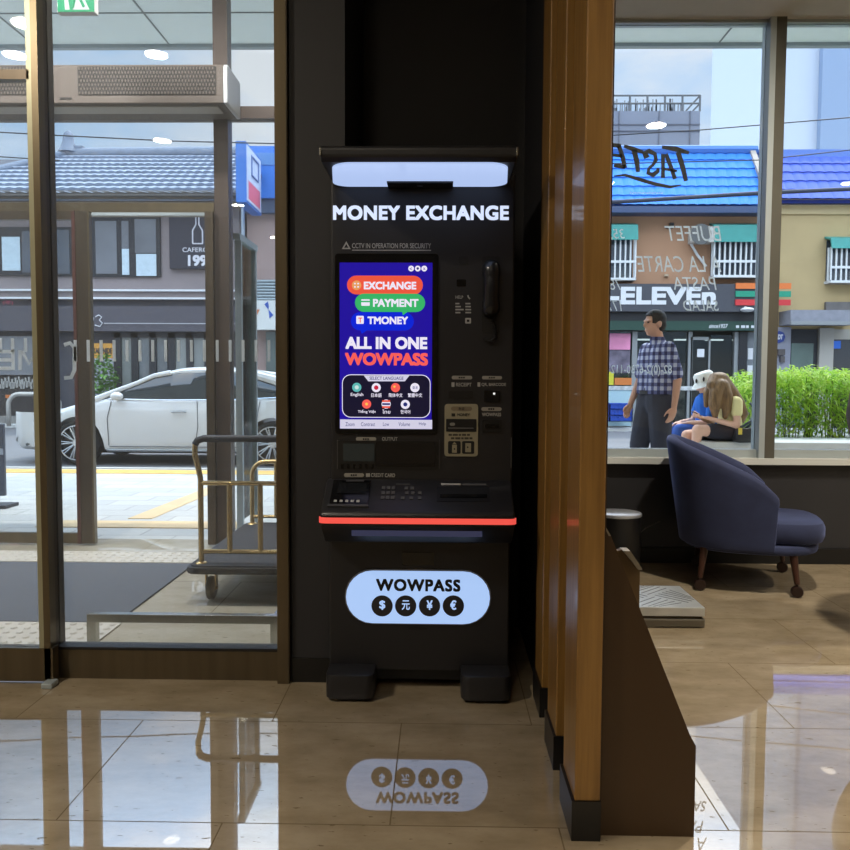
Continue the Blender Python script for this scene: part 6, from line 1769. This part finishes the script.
for a_ in (an_n, an_f):
    bm = NB(); limb(bm, [a_ + Vector((.035, 0, -.035)), a_ + Vector((-.06, 0, -.045)), a_ + Vector((-.16, 0, -.055))], [.045, .046, .036]); s_ = fuse(bm, .01, 3)
    for v in s_.verts: v.co.z = max(v.co.z, .0 if a_ is an_f else .003)
    obj('shoe', s_, mat('shoe_dark', (38, 34, 32), .4), man, local=True, smooth='all')

# --- woman with long fair hair, seated and looking at a phone
GYy = 8.92
gx_ = ax(728, GYy, 430)
girl = thing('person', 'seated woman with long fair hair and a pale yellow top looking down at a phone', 'person', (gx_, GYy, lgz), R(14))
hc2 = Vector((-.155, 0, .615))
pel = Vector((.02, 0, .10)); chest = Vector((.0, 0, .40)); nk = Vector((-.06, 0, .50))
sn, sf = Vector((-.01, -.165, .43)), Vector((-.01, .165, .43))
en, ef = Vector((-.05, -.235, .18)), Vector((-.06, .22, .19))
wn_, wf_ = Vector((-.30, -.06, .255)), Vector((-.32, .05, .26))
bm = NB(); head(bm, hc2, 0, .75, .96)
limb(bm, [nk, hc2 + Vector((.02, 0, -.06))], [.052, .05]); limb(bm, [pel, (.02, 0, .25), chest], [.125, .11, .115]); limb(bm, [sn + Vector((0, .03, 0)), sf - Vector((0, .03, 0))], [.055, .055])
for s_, e_, w_ in ((sn, en, wn_), (sf, ef, wf_)): limb(bm, [s_, e_, w_], [.044, .036, .024])
hand(bm, wn_, (-1, .25, .15), (0, .4, 1), (-.2, .9, .2), .6, .9); hand(bm, wf_, (-1, -.25, .15), (0, -.4, 1), (-.2, -.9, .2), .6, .9)
kn, kf = Vector((-.44, -.10, .13)), Vector((-.45, .10, .06))
limb(bm, [(.0, -.09, .085), kn, (-.40, .0, -.16), (-.40, .03, -.28)], [.085, .058, .045, .034]); limb(bm, [(.0, .09, .085), kf, (-.44, .10, -.33)], [.085, .056, .036])
limb(bm, [(-.44, .10, -.34), (-.56, .10, -.36)], [.032, .026]); limb(bm, [(-.40, .03, -.29), (-.50, .03, -.33)], [.03, .025])
obj('body', fuse(bm, .009, 3), M_skin2, girl, local=True, smooth='all'); eyes(girl, hc2, 0, .75)
bm = NB(); limb(bm, [(.02, 0, .16), (.02, 0, .28), chest + Vector((.0, 0, .01))], [.135, .125, .13]); limb(bm, [sn + Vector((0, .02, 0)), sf - Vector((0, .02, 0))], [.066, .066])
for s_, e_ in ((sn, en), (sf, ef)): limb(bm, [s_, s_.lerp(e_, .45)], [.062, .060])
obj('top', fuse(bm, .011, 4), mat('pale_yellow', (238, 226, 164), .85, var=.04), girl, local=True, smooth='all')
bm = NB(); limb(bm, [(.03, 0, .10), (.02, 0, .14)], [.14, .14]); limb(bm, [(.0, -.09, .09), Vector((.0, -.09, .09)).lerp(kn, .62)], [.098, .085]); limb(bm, [(.0, .09, .09), Vector((.0, .09, .09)).lerp(kf, .62)], [.098, .085])
sh_ = fuse(bm, .011, 4)
for v in sh_.verts: v.co.z = max(v.co.z, .004)
obj('shorts', sh_, mat('shorts_black', (34, 34, 44), .8), girl, local=True, smooth='all')
M_hair = mat('hair_fair', (150, 116, 74), .5, rgb2=(96, 72, 46), scale=14, stretch=(3, 3, .5))
bm = NB(); ellipsoid(bm, hc2 + Vector((.035, 0, .045)), (.115, .10, .10)); ellipsoid(bm, hc2 + Vector((.06, 0, -.02)), (.10, .10, .10))
limb(bm, [hc2 + Vector((.06, 0, .03)), (.0, -.04, .52), (.07, -.06, .42), (.13, -.07, .30), (.14, -.05, .22)], [.095, .085, .075, .06, .03])
limb(bm, [hc2 + Vector((-.0, -.08, .0)), (-.215, -.085, .53), (-.235, -.095, .40), (-.22, -.085, .27)], [.07, .075, .068, .03])
limb(bm, [hc2 + Vector((.03, -.085, .0)), (-.10, -.125, .48), (-.11, -.13, .36), (-.12, -.12, .27)], [.06, .06, .055, .03])
limb(bm, [hc2 + Vector((-.0, .08, .0)), (-.20, .085, .52), (-.22, .09, .39)], [.06, .06, .03]); limb(bm, [hc2 + Vector((-.02, 0, .07)), hc2 + Vector((-.09, -.05, .0))], [.07, .06])
obj('hair', fuse(bm, .011, 3), M_hair, girl, local=True, smooth='all')
for a in ((-.46, .10, -.385), (-.42, .03, -.325)):
    bm = NB(); limb(bm, [a, Vector(a) + Vector((-.15, .01, -.005))], [.032, .028]); obj('shoe', fuse(bm, .009, 2), mat('shoe_pale', (220, 218, 212), .6), girl, local=True, smooth='all')
mtx = Matrix.Translation((gx_, GYy, lgz)) @ Matrix.Rotation(R(14), 4, 'Z')
ph = thing('phone', 'dark phone held in both hands of the fair-haired woman', 'phone', mtx @ Vector((-.40, -.005, .30)), R(14))
bm = NB(); box(bm, -.055, .055, -.032, .032, -.004, .004); bmesh.ops.rotate(bm, cent=(0, 0, 0), matrix=Matrix.Rotation(R(28), 3, 'Y'), verts=bm.verts[:]); obj('phone_body', bm, mat('phone_dark', (30, 34, 50), .2), ph, local=True, bevel=.003)
bag = thing('shoulder_bag', 'black shoulder bag resting on the stone ledge beside the fair-haired woman', 'bag', mtx @ Vector((.03, -.262, .0)), R(14))
bm = NB()
prism(bm, [(-.13, .03), (-.10, .0), (.12, .0), (.16, .13), (.10, .16), (-.10, .15)], -.055, .045, 'XZ'); obj('bag_body', bm, mat('bag_black', (24, 24, 27), .5), bag, local=True, bevel=.015, smooth=True)
bm = NB(); box(bm, -.115, -.075, -.062, -.05, .09, .16); obj('bag_tag', bm, mat('tag_yellow', (222, 196, 70), .5), bag, local=True)
bm = NB(); tube(bm, [(.0, -.01, .15), (.1, -.035, .24), (.16, .02, .33), (.14, .12, .42)], .014, 8); tube(bm, [(-.06, -.01, .15), (-.02, -.045, .2), (.1, -.05, .27)], .012, 8); obj('bag_strap', bm, mat('strap_grey', (52, 64, 70), .6), bag, local=True, smooth='all')

# --- companion in a white bucket hat
HYy = 9.27
hx_ = ax(702, HYy, 430)
hat_p = thing('person', 'seated person in a white bucket hat and blue clothes beside the fair-haired woman', 'person', (hx_, HYy, lgz), R(5))
hc3 = Vector((.02, .02, .62))
bm = NB(); head(bm, hc3, 0, .5, .95); limb(bm, [(.05, .02, .47), (.04, .02, .56)], [.05, .048]); limb(bm, [(.07, .02, .10), (.07, .02, .27), (.06, .02, .40)], [.13, .115, .12]); limb(bm, [(.05, -.13, .43), (.05, .17, .43)], [.055, .055])
for s in (-1, 1):
    limb(bm, [(.05, .02 + s * .17, .43), (-.0, .02 + s * .23, .19), (-.20, .02 + s * .1, .18)], [.046, .038, .026]); hand(bm, (-.20, .02 + s * .1, .18), (-1, -s * .3, -.1), (0, -s * .3, -1), (-.2, -s, 0), .3, .9)
    limb(bm, [(.06, .02 + s * .09, .085), (-.30, .02 + s * .10, .09), (-.33, .02 + s * .10, -.30)], [.085, .058, .04]); limb(bm, [(-.33, .02 + s * .10, -.33), (-.45, .02 + s * .10, -.36)], [.034, .028])
obj('body', fuse(bm, .0095, 3), M_skin2, hat_p, local=True, smooth='all'); eyes(hat_p, hc3, 0, .5)
bm = NB(); limb(bm, [(.07, .02, .14), (.07, .02, .28), (.06, .02, .41)], [.14, .128, .135]); limb(bm, [(.05, -.12, .43), (.05, .16, .43)], [.07, .07])
for s in (-1, 1): limb(bm, [(.05, .02 + s * .17, .43), Vector((.05, .02 + s * .17, .43)).lerp(Vector((0, .02 + s * .23, .19)), .6)], [.064, .06])
obj('shirt', fuse(bm, .011, 4), mat('bright_blue', (40, 112, 206), .8, var=.06), hat_p, local=True, smooth='all')
bm = NB(); limb(bm, [(.07, .02, .12), (.06, .02, .10)], [.142, .142])
for s in (-1, 1): limb(bm, [(.06, .02 + s * .09, .10), (-.30, .02 + s * .10, .095), (-.33, .02 + s * .10, -.27)], [.10, .075, .066])
tr = fuse(bm, .011, 4)
obj('trousers', tr, mat('denim_blue', (58, 96, 176), .85, var=.1), hat_p, local=True, smooth='all')
bm = NB(); ellipsoid(bm, hc3 + Vector((.05, 0, -.02)), (.07, .085, .10)); obj('hair', bm, mat('hair_dark', (34, 28, 26), .6), hat_p, local=True, smooth='all')
for s in (-1, 1):
    bm = NB(); limb(bm, [(-.32, .02 + s * .10, -.345), (-.46, .02 + s * .10, -.352)], [.036, .03]); obj('shoe', fuse(bm, .009, 2), mat('shoe_pale', (220, 218, 212), .6), hat_p, local=True, smooth='all')
bm = NB(); lathe(bm, [(.155, -.02), (.165, -.024), (.115, .03), (.112, .10), (.09, .125), (.02, .13), (.0, .13), (.0, .11), (.10, .09), (.105, .03), (.15, -.025)], (0, 0, 0), 28)
hm = Matrix.Translation(hc3 + Vector((.015, 0, .02))) @ Matrix.Rotation(-.35, 4, 'Y')
bmesh.ops.transform(bm, matrix=hm, verts=bm.verts[:]); ht = obj('bucket_hat', bm, mat('hat_white', (236, 236, 228), .8, var=.03), hat_p, local=True, smooth=True)
bm = NB()
for a in (200, 245, 290, 330, 20): 
    c_ = hm @ Vector((.118 * math.cos(R(a)), .118 * math.sin(R(a)), .06)); ellipsoid(bm, c_, (.012, .012, .028), 10, 8)
obj('hat_mark', bm, mat('mark_black', (24, 24, 26), .7), ht, local=True, smooth='all')
